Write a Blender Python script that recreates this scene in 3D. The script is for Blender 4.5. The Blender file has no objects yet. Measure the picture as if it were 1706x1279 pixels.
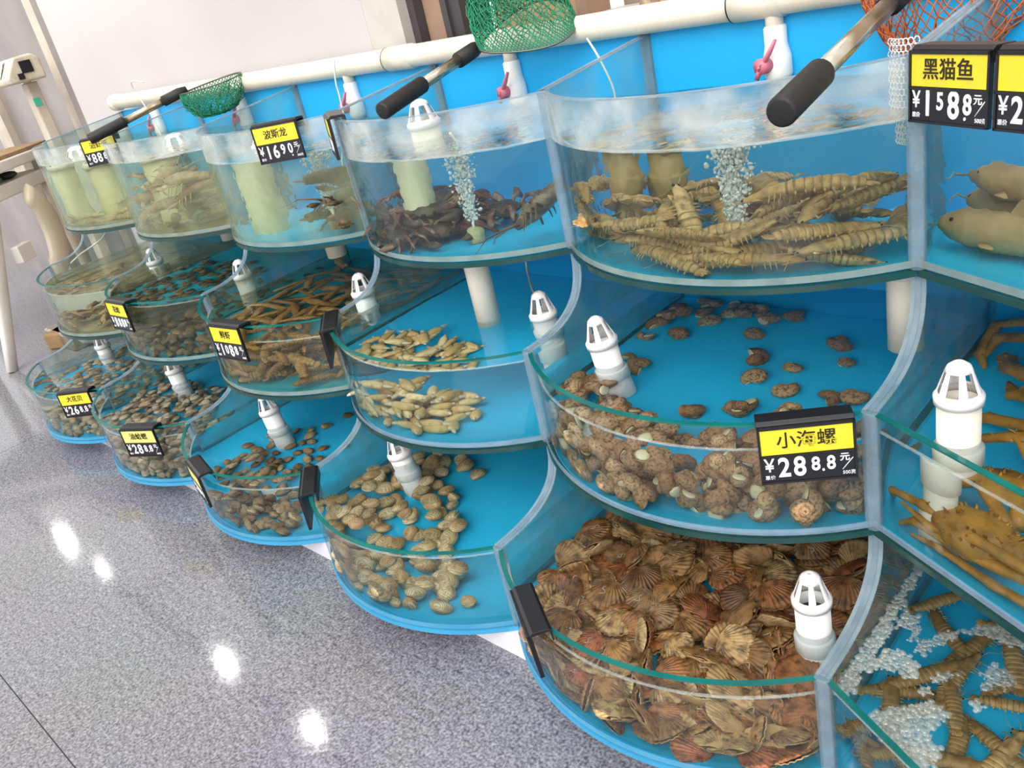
import bpy, math, random
from mathutils import Vector, Matrix, Quaternion, noise
SC = bpy.context.scene
COL = SC.collection
PI = math.pi

# ---------------------------------------------------------------- camera, sky, exposure
F_PX = 1428.4353
CAM_R = ((0.71750744, 0.66348839, -0.21205243), (0.15492337, -0.4488163, -0.88009242), (-0.67910369, 0.59862099, -0.42481889))
CAM_C = Vector((0.41083373, -1.10848413, 1.14514957))
cd = bpy.data.cameras.new('camera')
cam = bpy.data.objects.new('camera', cd)
COL.objects.link(cam)
cd.sensor_width = 36.0
cd.lens = 36.0 * F_PX / 1706.0
cd.clip_start = 0.02
m3 = Matrix((CAM_R[0], [-v for v in CAM_R[1]], [-v for v in CAM_R[2]])).transposed()
cam.matrix_world = Matrix.Translation(CAM_C) @ m3.to_4x4()
SC.camera = cam

SC.view_settings.view_transform = 'Standard'
SC.view_settings.look = 'None'
SC.view_settings.gamma = 1.0
SC.view_settings.use_curve_mapping = False
SC.view_settings.exposure = 0.48

world = bpy.data.worlds.new('sky')
SC.world = world
world.use_nodes = True
wn, wl = world.node_tree.nodes, world.node_tree.links
bg = wn['Background']
tc = wn.new('ShaderNodeTexCoord')
sep = wn.new('ShaderNodeSeparateXYZ')
wl.new(tc.outputs['Generated'], sep.inputs[0])
mul = wn.new('ShaderNodeMath'); mul.operation = 'MULTIPLY_ADD'
wl.new(sep.outputs['Z'], mul.inputs[0]); mul.inputs[1].default_value = 0.5; mul.inputs[2].default_value = 0.5
rp = wn.new('ShaderNodeValToRGB')
rp.color_ramp.elements[0].position = 0.40; rp.color_ramp.elements[0].color = (0.92, 0.92, 0.93, 1)
rp.color_ramp.elements[1].position = 0.75; rp.color_ramp.elements[1].color = (1.0, 0.98, 0.96, 1)
wl.new(mul.outputs[0], rp.inputs[0])
wl.new(rp.outputs[0], bg.inputs['Color'])
bg.inputs['Strength'].default_value = 0.95

sd = bpy.data.lights.new('daylight', 'SUN')
sd.energy = 1.9; sd.angle = math.radians(50); sd.color = (1.0, 0.97, 0.93)
sun = bpy.data.objects.new('daylight', sd)
COL.objects.link(sun)
sun.location = (1.0, -3.0, 3.0)
sun.rotation_euler = Vector((-0.30, 1.0, -0.95)).to_track_quat('-Z', 'Y').to_euler()

cy = SC.cycles
cy.use_denoising = True
cy.max_bounces = 24; cy.transparent_max_bounces = 48; cy.transmission_bounces = 20; cy.glossy_bounces = 6; cy.diffuse_bounces = 4
cy.sample_clamp_indirect = 6.0

# ---------------------------------------------------------------- helpers
def lin(c):
    return c / 12.92 if c <= 0.04045 else ((c + 0.055) / 1.055) ** 2.4
def S(h, a=1.0):
    h = h.lstrip('#')
    return tuple(lin(int(h[i:i + 2], 16) / 255) for i in (0, 2, 4)) + (a,)

def new_mat(name):
    m = bpy.data.materials.new(name); m.use_nodes = True
    return m, m.node_tree.nodes, m.node_tree.links

def mat(name, col, rough=0.5, col2=None, scale=20.0, detail=3.0, bump=0.0, bscale=None, metal=0.0, rand=0.0, cols=None, spec=0.5, trans=0.0, pos=(0.35, 0.65), rings=None):
    """Principled; col..col2 mixed by object-space noise; rand varies hue/value per object; cols = ramp over per-object random"""
    m, N, L = new_mat(name)
    b = N['Principled BSDF']
    b.inputs['Roughness'].default_value = rough
    b.inputs['Metallic'].default_value = metal
    b.inputs['Specular IOR Level'].default_value = spec
    out = None
    tcn = N.new('ShaderNodeTexCoord')
    if cols:
        oi = N.new('ShaderNodeObjectInfo')
        r = N.new('ShaderNodeValToRGB')
        el = r.color_ramp.elements
        while len(el) < len(cols): el.new(0.5)
        for i, c in enumerate(cols):
            el[i].position = i / max(1, len(cols) - 1); el[i].color = S(c)
        L.new(oi.outputs['Random'], r.inputs[0]); out = r.outputs[0]
    if col2 is not None:
        nz = N.new('ShaderNodeTexNoise'); nz.inputs['Scale'].default_value = scale; nz.inputs['Detail'].default_value = detail
        L.new(tcn.outputs['Object'], nz.inputs['Vector'])
        r2 = N.new('ShaderNodeValToRGB')
        r2.color_ramp.elements[0].position = pos[0]; r2.color_ramp.elements[0].color = (0, 0, 0, 1)
        r2.color_ramp.elements[1].position = pos[1]; r2.color_ramp.elements[1].color = (1, 1, 1, 1)
        L.new(nz.outputs['Fac'], r2.inputs[0])
        mx = N.new('ShaderNodeMix'); mx.data_type = 'RGBA'
        L.new(r2.outputs[0], mx.inputs[0])
        if out: L.new(out, mx.inputs[6])
        else: mx.inputs[6].default_value = S(col)
        mx.inputs[7].default_value = S(col2)
        out = mx.outputs[2]
    if rings:
        mp = N.new('ShaderNodeMapping'); mp.inputs['Location'].default_value = rings[3]; L.new(tcn.outputs['Object'], mp.inputs['Vector'])
        wv = N.new('ShaderNodeTexWave'); wv.wave_type = 'RINGS'; wv.rings_direction = 'SPHERICAL'
        wv.inputs['Scale'].default_value = rings[0]; wv.inputs['Distortion'].default_value = 2.0; wv.inputs['Detail'].default_value = 2; wv.inputs['Detail Scale'].default_value = 1.5
        L.new(mp.outputs[0], wv.inputs['Vector'])
        r3 = N.new('ShaderNodeValToRGB'); r3.color_ramp.elements[0].position = 0.0; r3.color_ramp.elements[0].color = (rings[2],) * 3 + (1,); r3.color_ramp.elements[1].position = 0.45; r3.color_ramp.elements[1].color = (0, 0, 0, 1)
        L.new(wv.outputs['Fac'], r3.inputs[0])
        m3_ = N.new('ShaderNodeMix'); m3_.data_type = 'RGBA'; L.new(r3.outputs[0], m3_.inputs[0])
        L.new(out, m3_.inputs[6]); m3_.inputs[7].default_value = S(rings[1]); out = m3_.outputs[2]
    if rand:
        oi = N.new('ShaderNodeObjectInfo')
        hs = N.new('ShaderNodeHueSaturation')
        mr = N.new('ShaderNodeMapRange'); mr.inputs['To Min'].default_value = 1 - rand; mr.inputs['To Max'].default_value = 1 + rand
        L.new(oi.outputs['Random'], mr.inputs[0]); L.new(mr.outputs[0], hs.inputs['Value'])
        if out: L.new(out, hs.inputs['Color'])
        else: hs.inputs['Color'].default_value = S(col)
        out = hs.outputs[0]
    if out: L.new(out, b.inputs['Base Color'])
    else: b.inputs['Base Color'].default_value = S(col)
    if bump:
        nb = N.new('ShaderNodeTexNoise'); nb.inputs['Scale'].default_value = bscale or scale; nb.inputs['Detail'].default_value = 4
        L.new(tcn.outputs['Object'], nb.inputs['Vector'])
        bp = N.new('ShaderNodeBump'); bp.inputs['Strength'].default_value = bump; bp.inputs['Distance'].default_value = 0.003
        L.new(nb.outputs['Fac'], bp.inputs['Height']); L.new(bp.outputs[0], b.inputs['Normal'])
    if trans:
        ad = N.new('ShaderNodeMixShader'); tr = N.new('ShaderNodeBsdfTransparent')
        ad.inputs[0].default_value = trans
        L.new(b.outputs[0], ad.inputs[1]); L.new(tr.outputs[0], ad.inputs[2])
        L.new(ad.outputs[0], N['Material Output'].inputs['Surface'])
    return m

def glass_mat(name, tint, ior=1.4, haze=0.0, hazecol='#dfe6e6'):
    m, N, L = new_mat(name)
    N.remove(N['Principled BSDF'])
    lw = N.new('ShaderNodeLayerWeight'); lw.inputs['Blend'].default_value = 0.5
    pw = N.new('ShaderNodeMath'); pw.operation = 'POWER'; pw.inputs[1].default_value = 5.0
    L.new(lw.outputs['Facing'], pw.inputs[0])
    fr = N.new('ShaderNodeMath'); fr.operation = 'MULTIPLY_ADD'
    f0 = ((ior - 1) / (ior + 1)) ** 2
    fr.inputs[1].default_value = 0.5 - f0; fr.inputs[2].default_value = f0
    L.new(pw.outputs[0], fr.inputs[0])
    tr = N.new('ShaderNodeBsdfTransparent'); tr.inputs[0].default_value = tint
    gl = N.new('ShaderNodeBsdfGlossy'); gl.inputs['Roughness'].default_value = 0.03
    mx = N.new('ShaderNodeMixShader')
    L.new(fr.outputs[0], mx.inputs[0]); L.new(tr.outputs[0], mx.inputs[1]); L.new(gl.outputs[0], mx.inputs[2])
    o = mx.outputs[0]
    if haze:
        df = N.new('ShaderNodeBsdfDiffuse'); df.inputs[0].default_value = S(hazecol)
        nz = N.new('ShaderNodeTexNoise'); nz.inputs['Scale'].default_value = 14; nz.inputs['Detail'].default_value = 5
        t = N.new('ShaderNodeTexCoord'); L.new(t.outputs['Object'], nz.inputs['Vector'])
        mr = N.new('ShaderNodeMapRange'); mr.inputs['From Min'].default_value = 0.3; mr.inputs['From Max'].default_value = 0.8
        mr.inputs['To Max'].default_value = haze; L.new(nz.outputs['Fac'], mr.inputs[0])
        m2 = N.new('ShaderNodeMixShader'); L.new(mr.outputs[0], m2.inputs[0])
        L.new(o, m2.inputs[1]); L.new(df.outputs[0], m2.inputs[2]); o = m2.outputs[0]
    L.new(o, N['Material Output'].inputs['Surface'])
    return m

def water_mat(name, tint, bump=0.15, scale=14.0):
    m, N, L = new_mat(name)
    N.remove(N['Principled BSDF'])
    g = N.new('ShaderNodeBsdfGlass'); g.inputs['IOR'].default_value = 1.33; g.inputs['Roughness'].default_value = 0.0
    g.inputs['Color'].default_value = tint
    t = N.new('ShaderNodeTexCoord')
    nz = N.new('ShaderNodeTexNoise'); nz.inputs['Scale'].default_value = scale; nz.inputs['Detail'].default_value = 2
    L.new(t.outputs['Object'], nz.inputs['Vector'])
    bp = N.new('ShaderNodeBump'); bp.inputs['Strength'].default_value = bump; bp.inputs['Distance'].default_value = 0.01
    L.new(nz.outputs['Fac'], bp.inputs['Height']); L.new(bp.outputs[0], g.inputs['Normal'])
    L.new(g.outputs[0], N['Material Output'].inputs['Surface'])
    return m

class MB:
    """collects faces of one mesh"""
    def __init__(s): s.v = []; s.f = []; s.mi = []; s.sm = []
    def add(s, vs, fs, mi=0, smooth=True):
        o = len(s.v); s.v += [tuple(v) for v in vs]
        for f in fs: s.f.append([i + o for i in f]); s.mi.append(mi); s.sm.append(smooth)
        return s
    def box(s, c, size, mi=0, M=None):
        x, y, z = size[0] / 2, size[1] / 2, size[2] / 2
        vs = [Vector((sx * x, sy * y, sz * z)) for sz in (-1, 1) for sy in (-1, 1) for sx in (-1, 1)]
        if M is not None: vs = [M @ v for v in vs]
        vs = [v + Vector(c) for v in vs]
        return s.add(vs, [(0, 2, 3, 1), (4, 5, 7, 6), (0, 1, 5, 4), (2, 6, 7, 3), (0, 4, 6, 2), (1, 3, 7, 5)], mi, False)
    def prism(s, poly, axis, a, b, mi=0):
        """poly of 2-D points extruded from a to b along axis 'x','y' or 'z' (other two in order)"""
        n = len(poly)
        def P(p, t): return {'x': (t, p[0], p[1]), 'y': (p[0], t, p[1]), 'z': (p[0], p[1], t)}[axis]
        vs = [P(p, a) for p in poly] + [P(p, b) for p in poly]
        fs = [tuple(range(n))[::-1], tuple(range(n, 2 * n))] + [(i, (i + 1) % n, n + (i + 1) % n, n + i) for i in range(n)]
        return s.add(vs, fs, mi, False)
    def tube(s, path, rad, seg=10, mi=0, flat=1.0, up=None, caps=True, smooth=True):
        path = [Vector(p) for p in path]; n = len(path)
        rad = [rad] * n if isinstance(rad, (int, float)) else list(rad)
        flat = [flat] * n if isinstance(flat, (int, float)) else list(flat)
        tg = [(path[min(i + 1, n - 1)] - path[max(i - 1, 0)]).normalized() for i in range(n)]
        u = Vector(up) if up is not None else (Vector((0, 0, 1)) if abs(tg[0].z) < 0.9 else Vector((0, 1, 0)))
        vs = []; fs = []
        for i in range(n):
            u = (u - tg[i] * u.dot(tg[i]))
            u = u.normalized() if u.length > 1e-6 else tg[i].orthogonal().normalized()
            w = tg[i].cross(u)
            for k in range(seg):
                a = 2 * PI * k / seg
                vs.append(path[i] + w * (math.cos(a) * rad[i]) + u * (math.sin(a) * rad[i] * flat[i]))
        for i in range(n - 1):
            for k in range(seg):
                k2 = (k + 1) % seg
                fs.append((i * seg + k, i * seg + k2, (i + 1) * seg + k2, (i + 1) * seg + k))
        if caps:
            fs.append(tuple(range(seg))[::-1]); fs.append(tuple((n - 1) * seg + k for k in range(seg)))
        return s.add(vs, fs, mi, smooth)
    def lathe(s, prof, seg=24, c=(0, 0, 0), mi=0, skip=None, smooth=True):
        c = Vector(c); n = len(prof); vs = []; fs = []
        for r, z in prof:
            for k in range(seg):
                a = 2 * PI * k / seg; vs.append(c + Vector((r * math.cos(a), r * math.sin(a), z)))
        for i in range(n - 1):
            for k in range(seg):
                if skip and skip(i, k): continue
                k2 = (k + 1) % seg
                fs.append((i * seg + k, i * seg + k2, (i + 1) * seg + k2, (i + 1) * seg + k))
        return s.add(vs, fs, mi, smooth)
    def ball(s, c, r, seg=10, rings=6, mi=0, M=None):
        r = (r, r, r) if isinstance(r, (int, float)) else r
        vs = []; fs = []
        for i in range(rings + 1):
            t = PI * i / rings
            for k in range(seg):
                a = 2 * PI * k / seg
                v = Vector((r[0] * math.sin(t) * math.cos(a), r[1] * math.sin(t) * math.sin(a), -r[2] * math.cos(t)))
                if M is not None: v = M @ v
                vs.append(v + Vector(c))
        for i in range(rings):
            for k in range(seg):
                k2 = (k + 1) % seg
                fs.append((i * seg + k, i * seg + k2, (i + 1) * seg + k2, (i + 1) * seg + k))
        return s.add(vs, fs, mi)
    def grid(s, rows, mi=0, smooth=True, close=False):
        n = len(rows); m = len(rows[0]); vs = [p for r in rows for p in r]; fs = []
        for i in range(n - 1):
            for k in range(m if close else m - 1):
                k2 = (k + 1) % m
                fs.append((i * m + k, i * m + k2, (i + 1) * m + k2, (i + 1) * m + k))
        return s.add(vs, fs, mi, smooth)
    def build(s, name, mats, parent=None, loc=(0, 0, 0), rot=(0, 0, 0)):
        me = bpy.data.meshes.new(name)
        me.from_pydata(s.v, [], s.f)
        mats = mats if isinstance(mats, (list, tuple)) else [mats]
        for m in mats: me.materials.append(m)
        me.polygons.foreach_set('material_index', s.mi)
        me.polygons.foreach_set('use_smooth', s.sm)
        me.update()
        o = bpy.data.objects.new(name, me); COL.objects.link(o)
        o.location = loc; o.rotation_euler = rot
        if parent is not None: o.parent = parent
        return o

def tag(o, label, cat, group=None, kind=None):
    o['label'] = label; o['category'] = cat
    if group: o['group'] = group
    if kind: o['kind'] = kind
    return o
def struct(o, label=None):
    o['kind'] = 'structure'
    if label: o['label'] = label
    return o
def empty(name, loc=(0, 0, 0), rz=0.0):
    o = bpy.data.objects.new(name, None); COL.objects.link(o)
    o.location = loc; o.rotation_euler = (0, 0, rz); o.empty_display_size = 0.02
    return o
def bevel(o, w=0.002, seg=2):
    b = o.modifiers.new('bevel', 'BEVEL'); b.width = w; b.segments = seg; b.limit_method = 'ANGLE'
    return o
def copy_tree(o, parent=None):
    c = o.copy(); COL.objects.link(c)
    if parent is not None: c.parent = parent
    for ch in list(KIDS.get(o.name, [])):
        copy_child(ch, c)
    return c
def copy_child(ch, par):
    d = ch.copy(); COL.objects.link(d); d.parent = par
    for g in KIDS.get(ch.name, []): copy_child(g, d)
KIDS = {}
def regkids(o):
    KIDS[o.name] = [c for c in bpy.data.objects if c.parent == o]
    for c in KIDS[o.name]: regkids(c)

def text_mesh(name, body, size, material, parent, loc, rot, align='CENTER', depth=0.0004, sx=1.0, bold=0.0):
    cu = bpy.data.curves.new(name, 'FONT'); cu.body = body; cu.size = size; cu.align_x = align; cu.align_y = 'CENTER'
    cu.extrude = depth; cu.offset = bold
    t = bpy.data.objects.new(name + '_source', cu); COL.objects.link(t)
    bpy.context.view_layer.update()
    dg = bpy.context.evaluated_depsgraph_get()
    me = bpy.data.meshes.new_from_object(t.evaluated_get(dg))
    bpy.data.objects.remove(t)
    me.name = name; me.materials.clear(); me.materials.append(material)
    o = bpy.data.objects.new(name, me); COL.objects.link(o)
    o.location = loc; o.rotation_euler = rot; o.scale = (sx, 1, 1); o.parent = parent
    return o

# ---------------------------------------------------------------- dimensions of the display
W = 0.6; SAG = 0.1222; RAD = (W * W / 4 + SAG * SAG) / (2 * SAG)
YF = {'T': 0.0, 'M': -0.165, 'L': -0.3405}
ZB = {'T': 0.6852, 'M': 0.3715, 'L': 0.0676}
ZR = {'T': 0.9567, 'M': 0.5507, 'L': 0.2447}
YB = 0.31
TH = math.radians(27.8); D6 = Vector((math.cos(TH), -math.sin(TH), 0)); L6 = 0.75
def arc(n, t, u, rad=None):
    """point of bow front n at offset u from its middle"""
    r = rad or RAD
    cx = n * W + W / 2; cyy = YF[t] - (SAG - RAD)
    a = math.asin(max(-1, min(1, u / RAD)))
    return Vector((cx + r * math.sin(a), cyy - r * math.cos(a), 0))
def arc_pts(n, t, rad=None, k=32, inset=0.0):
    h = W / 2 - inset
    return [arc(n, t, -h + 2 * h * i / k, rad) for i in range(k + 1)]
def in_bay(x, y, n, t, mg=0.02):
    if y > YB - mg: return False
    if n == 0:
        p = Vector((x, y - YF[t], 0)); nn = Vector((-math.sin(TH), -math.cos(TH), 0))
        return x > mg and p.dot(nn) < -mg
    u = x - (n * W + W / 2)
    if abs(u) > W / 2 - mg: return False
    return y > arc(n, t, u).y + mg
# ---------------------------------------------------------------- materials of the place
M_white = mat('white_paint', '#c5c0bf', 0.6, '#c0bab8', 2.0, bump=0.02, bscale=60)
M_pvc = mat('cream_pvc', '#f1e8da', 0.3, '#e6dcc8', 9)
M_pvcw = mat('white_pvc', '#f2f2f0', 0.3)
M_blue = mat('blue_board', '#2ab6f6', 0.45, '#20aeef', 3, spec=0.3)
M_blued = mat('blue_floor_board', '#36ccfd', 0.45, '#2cc4f8', 4, spec=0.3)
M_glass = glass_mat('tank_glass', (0.965, 0.985, 0.98, 1), 1.38)
M_glassd = glass_mat('stained_tank_glass', (0.96, 0.975, 0.94, 1), 1.38, 0.22, '#c0caa2')
M_part = glass_mat('cloudy_partition_glass', (0.92, 0.965, 0.95, 1), 1.38, 0.36, '#9db8b2')
M_reflhaze = glass_mat('reflection_haze_glass', (0.95, 0.97, 0.96, 1), 1.38, 0.55, '#e2e6e2')  # whitish haze painted in for the white reflection off the water surface
M_sand = mat('stained_floor_board', '#b3a988', 0.6, '#94896a', 14)
M_grseam = mat('grey_green_seam', '#9fb0aa', 0.25, '#8a9c96', 25, trans=0.4)
M_bplate = mat('blue_plate', '#46a6d6', 0.4, '#3c9ccc', 4)
M_edge = mat('green_glass_edge', '#0d5f5c', 0.12, '#15736d', 10)
M_edged = mat('dark_glass_edge', '#173c3b', 0.15, '#204b49', 10)
M_sil = mat('silicone_seam', '#9fb4c6', 0.25, '#8aa0b4', 30, trans=0.55)
M_lip = mat('pale_glass_edge', '#a7bcc6', 0.15, '#8ba3b2', 25, trans=0.5)
M_black = mat('black_plastic', '#1c1a1e', 0.35)
M_rub = mat('black_rubber', '#1b1a1b', 0.55, bump=0.1, bscale=200)
M_steel = mat('steel_tube', '#c9c2b4', 0.25, '#a8916a', 18, metal=0.9)
M_pink = mat('pink_plastic', '#d8778c', 0.4)

# ---------------------------------------------------------------- floor
def floor_mat():
    m, N, L = new_mat('granite_floor'); b = N['Principled BSDF']
    t = N.new('ShaderNodeTexCoord')
    n1 = N.new('ShaderNodeTexNoise'); n1.inputs['Scale'].default_value = 190; n1.inputs['Detail'].default_value = 3
    n2 = N.new('ShaderNodeTexNoise'); n2.inputs['Scale'].default_value = 2.2; n2.inputs['Detail'].default_value = 3
    n3 = N.new('ShaderNodeTexNoise'); n3.inputs['Scale'].default_value = 70; n3.inputs['Detail'].default_value = 2
    for n in (n1, n2, n3): L.new(t.outputs['Object'], n.inputs['Vector'])
    r = N.new('ShaderNodeValToRGB'); e = r.color_ramp.elements
    e[0].position = 0.36; e[0].color = S('#504f58'); e[1].position = 0.66; e[1].color = S('#a9a6b2')
    e.new(0.5).color = S('#7f7d8a')
    ad = N.new('ShaderNodeMath'); ad.operation = 'MULTIPLY_ADD'; ad.inputs[1].default_value = 0.3
    L.new(n3.outputs['Fac'], ad.inputs[0])
    sc = N.new('ShaderNodeMath'); sc.operation = 'MULTIPLY'; sc.inputs[1].default_value = 0.7
    L.new(n1.outputs['Fac'], sc.inputs[0]); L.new(sc.outputs[0], ad.inputs[2]); L.new(ad.outputs[0], r.inputs[0])
    mx = N.new('ShaderNodeMix'); mx.data_type = 'RGBA'; mx.blend_type = 'MULTIPLY'; mx.inputs[0].default_value = 0.35
    L.new(r.outputs[0], mx.inputs[6]); L.new(n2.outputs['Color'], mx.inputs[7])
    mx2 = N.new('ShaderNodeHueSaturation'); mx2.inputs['Saturation'].default_value = 0.75; mx2.inputs['Value'].default_value = 1.15
    L.new(mx.outputs[2], mx2.inputs['Color']); L.new(mx2.outputs[0], b.inputs['Base Color'])
    rr = N.new('ShaderNodeMapRange'); rr.inputs['To Min'].default_value = 0.03; rr.inputs['To Max'].default_value = 0.13
    L.new(n3.outputs['Fac'], rr.inputs[0]); L.new(rr.outputs[0], b.inputs['Roughness'])
    bp = N.new('ShaderNodeBump'); bp.inputs['Strength'].default_value = 0.05; bp.inputs['Distance'].default_value = 0.001
    L.new(n1.outputs['Fac'], bp.inputs['Height']); L.new(bp.outputs[0], b.inputs['Normal'])
    return m
M_floor = floor_mat()
M_joint = mat('floor_joint', '#4a484e', 0.7)
f = MB()
xs = [-12.0, -5.4, -2.985, 0.9, 3.0]
ys = [-4.0, -2.05, -1.012, 2.5]
g = 0.0025
for i in range(len(xs) - 1):
    for j in range(len(ys) - 1):
        f.box(((xs[i] + xs[i + 1]) / 2, (ys[j] + ys[j + 1]) / 2, -0.02), (xs[i + 1] - xs[i] - g, ys[j + 1] - ys[j] - g, 0.04), 0)
f.box((-4.5, -0.75, -0.03), (15, 6.5, 0.056), 1)
struct(f.build('floor', [M_floor, M_joint]))

# ---------------------------------------------------------------- wall behind the tanks
WY = 0.36
w = MB(); w.box(((-3.50 - 1.475) / 2, WY + 0.1, 1.1), (2.025, 0.2, 2.2)); struct(w.build('wall_back', M_white))
M_stone = mat('grey_stone_trim', '#c9c4be', 0.5, '#bdb7b0', 12)
w = MB(); w.box((-1.4075, WY + 0.1, 1.1), (0.134, 0.2, 2.2)); struct(w.build('trim_1', M_stone))
M_darkgap = mat('dark_frame', '#454043', 0.5)
M_brown = mat('brown_frame', '#a98a74', 0.5, '#9c7d68', 12)
M_beige = mat('beige_curtain', '#b79a74', 0.7, '#a58a68', 5)
M_shop = mat('shop_interior_wall', '#a4917f', 0.7, '#8e8074', 3)
wt = MB(); wt.box((-1.328, WY + 0.11, 1.1), (0.024, 0.16, 2.2)); struct(wt.build('trim_2', M_darkgap))
win = empty('window_1', (-0.9, WY + 0.1, 0.0)); win['kind'] = 'structure'
def wp(nm, x0, x1, y, d, m, z0=0.0, z1=2.2):
    b = MB(); b.box(((x0 + x1) / 2 + 0.9, y, (z0 + z1) / 2), (x1 - x0, d, z1 - z0)); return b.build(nm, m, win)
wp('window_frame', -1.316, -1.245, 0.01, 0.1, M_brown)
wp('window_frame', -1.245, -1.225, 0.0, 0.1, M_darkgap)
wp('window_frame', -1.225, -1.19, 0.01, 0.1, M_darkgap)
wp('curtain', -1.19, -0.86, 0.08, 0.02, M_beige)
wp('window_frame', -0.86, -0.83, 0.02, 0.08, M_brown)
wp('window_back_board', -0.83, 1.3, 0.12, 0.02, M_shop)
wp('window_sill', -0.83, -0.3, 0.03, 0.12, M_stone, 0.0, 1.025)
wp('window_frame', -0.30, 1.3, 0.03, 0.12, M_brown, 0.0, 1.0)
# goods leaning in the window
gd = MB()
random.seed(4)
for k in range(5):
    gd.ball((-0.69 + 0.022 * k, WY + 0.11, 1.028 + 0.007 * (k % 2)), (0.026, 0.02, 0.02), 10, 6)
tag(gd.build('shell_ornament', mat('ornament', '#b79f86', 0.6, '#8b735c', 60, bump=0.5)), 'pale brown shell ornament on the window sill above the pipe', 'ornament')

# left end: reveal of the wall, door frame and glass door
dr = empty('door_1', (-3.9, 0.5, 0)); dr['kind'] = 'structure'
M_reveal = mat('grey_reveal', '#857c78', 0.6, '#746b68', 6)
M_cream = mat('cream_frame', '#cfc4b4', 0.5, '#bfb3a3', 8)
M_dglass = mat('grey_door_panel', '#958e8b', 0.25, '#827b78', 3)
def dp(nm, x0, x1, y, d, m, z0=0.0, z1=2.2):
    b = MB(); b.box(((x0 + x1) / 2 + 3.9, y, (z0 + z1) / 2), (x1 - x0, d, z1 - z0)); return b.build(nm, m, dr)
dp('door_reveal', -3.62, -3.502, -0.02, 0.2, M_reveal)
dp('door_gap', -3.665, -3.625, 0.03, 0.1, M_darkgap)
dp('door_post', -3.86, -3.668, 0.05, 0.1, M_cream)
dp('door_gap', -3.90, -3.862, 0.06, 0.08, mat('brown_gap', '#6b5d52', 0.6))
dp('door_post', -4.12, -3.905, 0.07, 0.08, M_cream)
dp('door_panel', -5.2, -4.125, 0.12, 0.04, M_dglass)
dp('door_post', -5.4, -5.205, 0.10, 0.08, M_cream)
dp('door_panel', -8.5, -5.405, 0.16, 0.04, M_dglass)
b = MB(); b.box((-4.65 + 3.9, 0.08, 1.0), (0.03, 0.04, 0.5)); b.build('door_handle', M_steel, dr)

# plinth under the tanks
p = MB()
p.prism([(-3.005, YB), (-3.005, YF['L'] - 0.02), (0.0, YF['L'] - 0.02), (L6 * D6.x, YF['L'] - 0.02 + L6 * D6.y), (L6 * D6.x + 0.3, YB)], 'z', 0.0, ZB['L'] - 0.0145)
tag(p.build('tank_plinth', mat('white_plinth', '#eceaf0', 0.45, '#e2e0e8', 3)), 'low white plinth under the bottom row of glass tanks', 'plinth')

# lamp rail over the display (its lamps mirror in the floor)
lr = empty('lamp_rail', (-3.6, 0.0, 2.02))
b = MB(); b.box((0, 0, 0), (8.0, 0.05, 0.03)); b.build('rail', M_black, lr)
for x in (-1.5, 0.3, 2.0):
    b = MB(); b.box((x, 0.24, 0.02), (0.04, 0.5, 0.03)); b.build('bracket', M_black, lr)
tag(lr, 'black lamp rail on brackets high above the tanks', 'lamp rail')
ml, N, L = new_mat('lamp_glow'); N.remove(N['Principled BSDF'])
em = N.new('ShaderNodeEmission'); em.inputs[0].default_value = (1, 0.96, 0.9, 1); em.inputs[1].default_value = 420
L.new(em.outputs[0], N['Material Output'].inputs['Surface'])
for i, x in enumerate((-6.2, -5.5, -3.75, -2.88, -1.4, -0.2)):
    t_ = empty('spot_lamp', (x, 0, 2.005))
    b = MB(); b.lathe([(0.0, 0.0), (0.03, 0.0), (0.042, -0.06), (0.042, -0.075), (0.036, -0.075)], 20); b.build('lamp_shade', M_black, t_)
    b = MB(); b.ball((0, 0, -0.082), 0.021 if i not in (1, 4) else 0.010, 14, 8); b.build('bulb', ml, t_)
    tag(t_, 'small black spot lamp hanging from the lamp rail', 'lamp', 'spot lamps on the rail')
# ---------------------------------------------------------------- glass tanks
TANKS = {}
WL = {('T', -5): 0.904, ('T', -4): 0.900, ('T', -3): 0.886, ('T', -2): 0.879, ('T', -1): 0.880, ('T', 0): 0.886,
      ('M', -5): 0.515, ('M', -4): 0.536, ('M', -3): 0.508, ('M', -2): 0.530, ('M', -1): 0.507, ('M', 0): 0.520,
      ('L', -5): 0.215, ('L', -4): 0.210, ('L', -3): 0.206, ('L', -2): 0.228, ('L', -1): 0.210, ('L', 0): 0.222}
LABEL = {('T', -5): 'pale green glass tank at the far end of the upper row', ('T', -4): 'cloudy glass tank of pinkish lobsters, second along the upper row',
         ('T', -3): 'upper row glass tank behind the 16.90 price sign', ('T', -2): 'upper row glass tank with dark crabs and a bubbling stone',
         ('T', -1): 'wide upper row glass tank full of mantis shrimps', ('T', 0): 'angled glass tank of brown catfish in the upper row',
         ('M', -5): 'far end middle row glass tank with pale shrimps', ('M', -4): 'middle row glass tank with a bed of dark clams',
         ('M', -3): 'middle row glass tank of brown shrimps behind the 10.88 sign', ('M', -2): 'middle row glass tank with yellow razor clams on bare blue floor',
         ('M', -1): 'middle row glass tank of brown sea snails', ('M', 0): 'angled middle row glass tank holding long-legged spider crabs',
         ('L', -5): 'bottom row glass tank at the far end, full of tiny clams', ('L', -4): 'bottom row glass tank with a heap of small grey clams',
         ('L', -3): 'bottom row glass tank with scattered small brown clams', ('L', -2): 'bottom row glass tank with cream clams and clear blue floor',
         ('L', -1): 'bottom row glass tank heaped with brown scallops', ('L', 0): 'angled bottom row glass tank with foam and mantis shrimps'}
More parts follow.
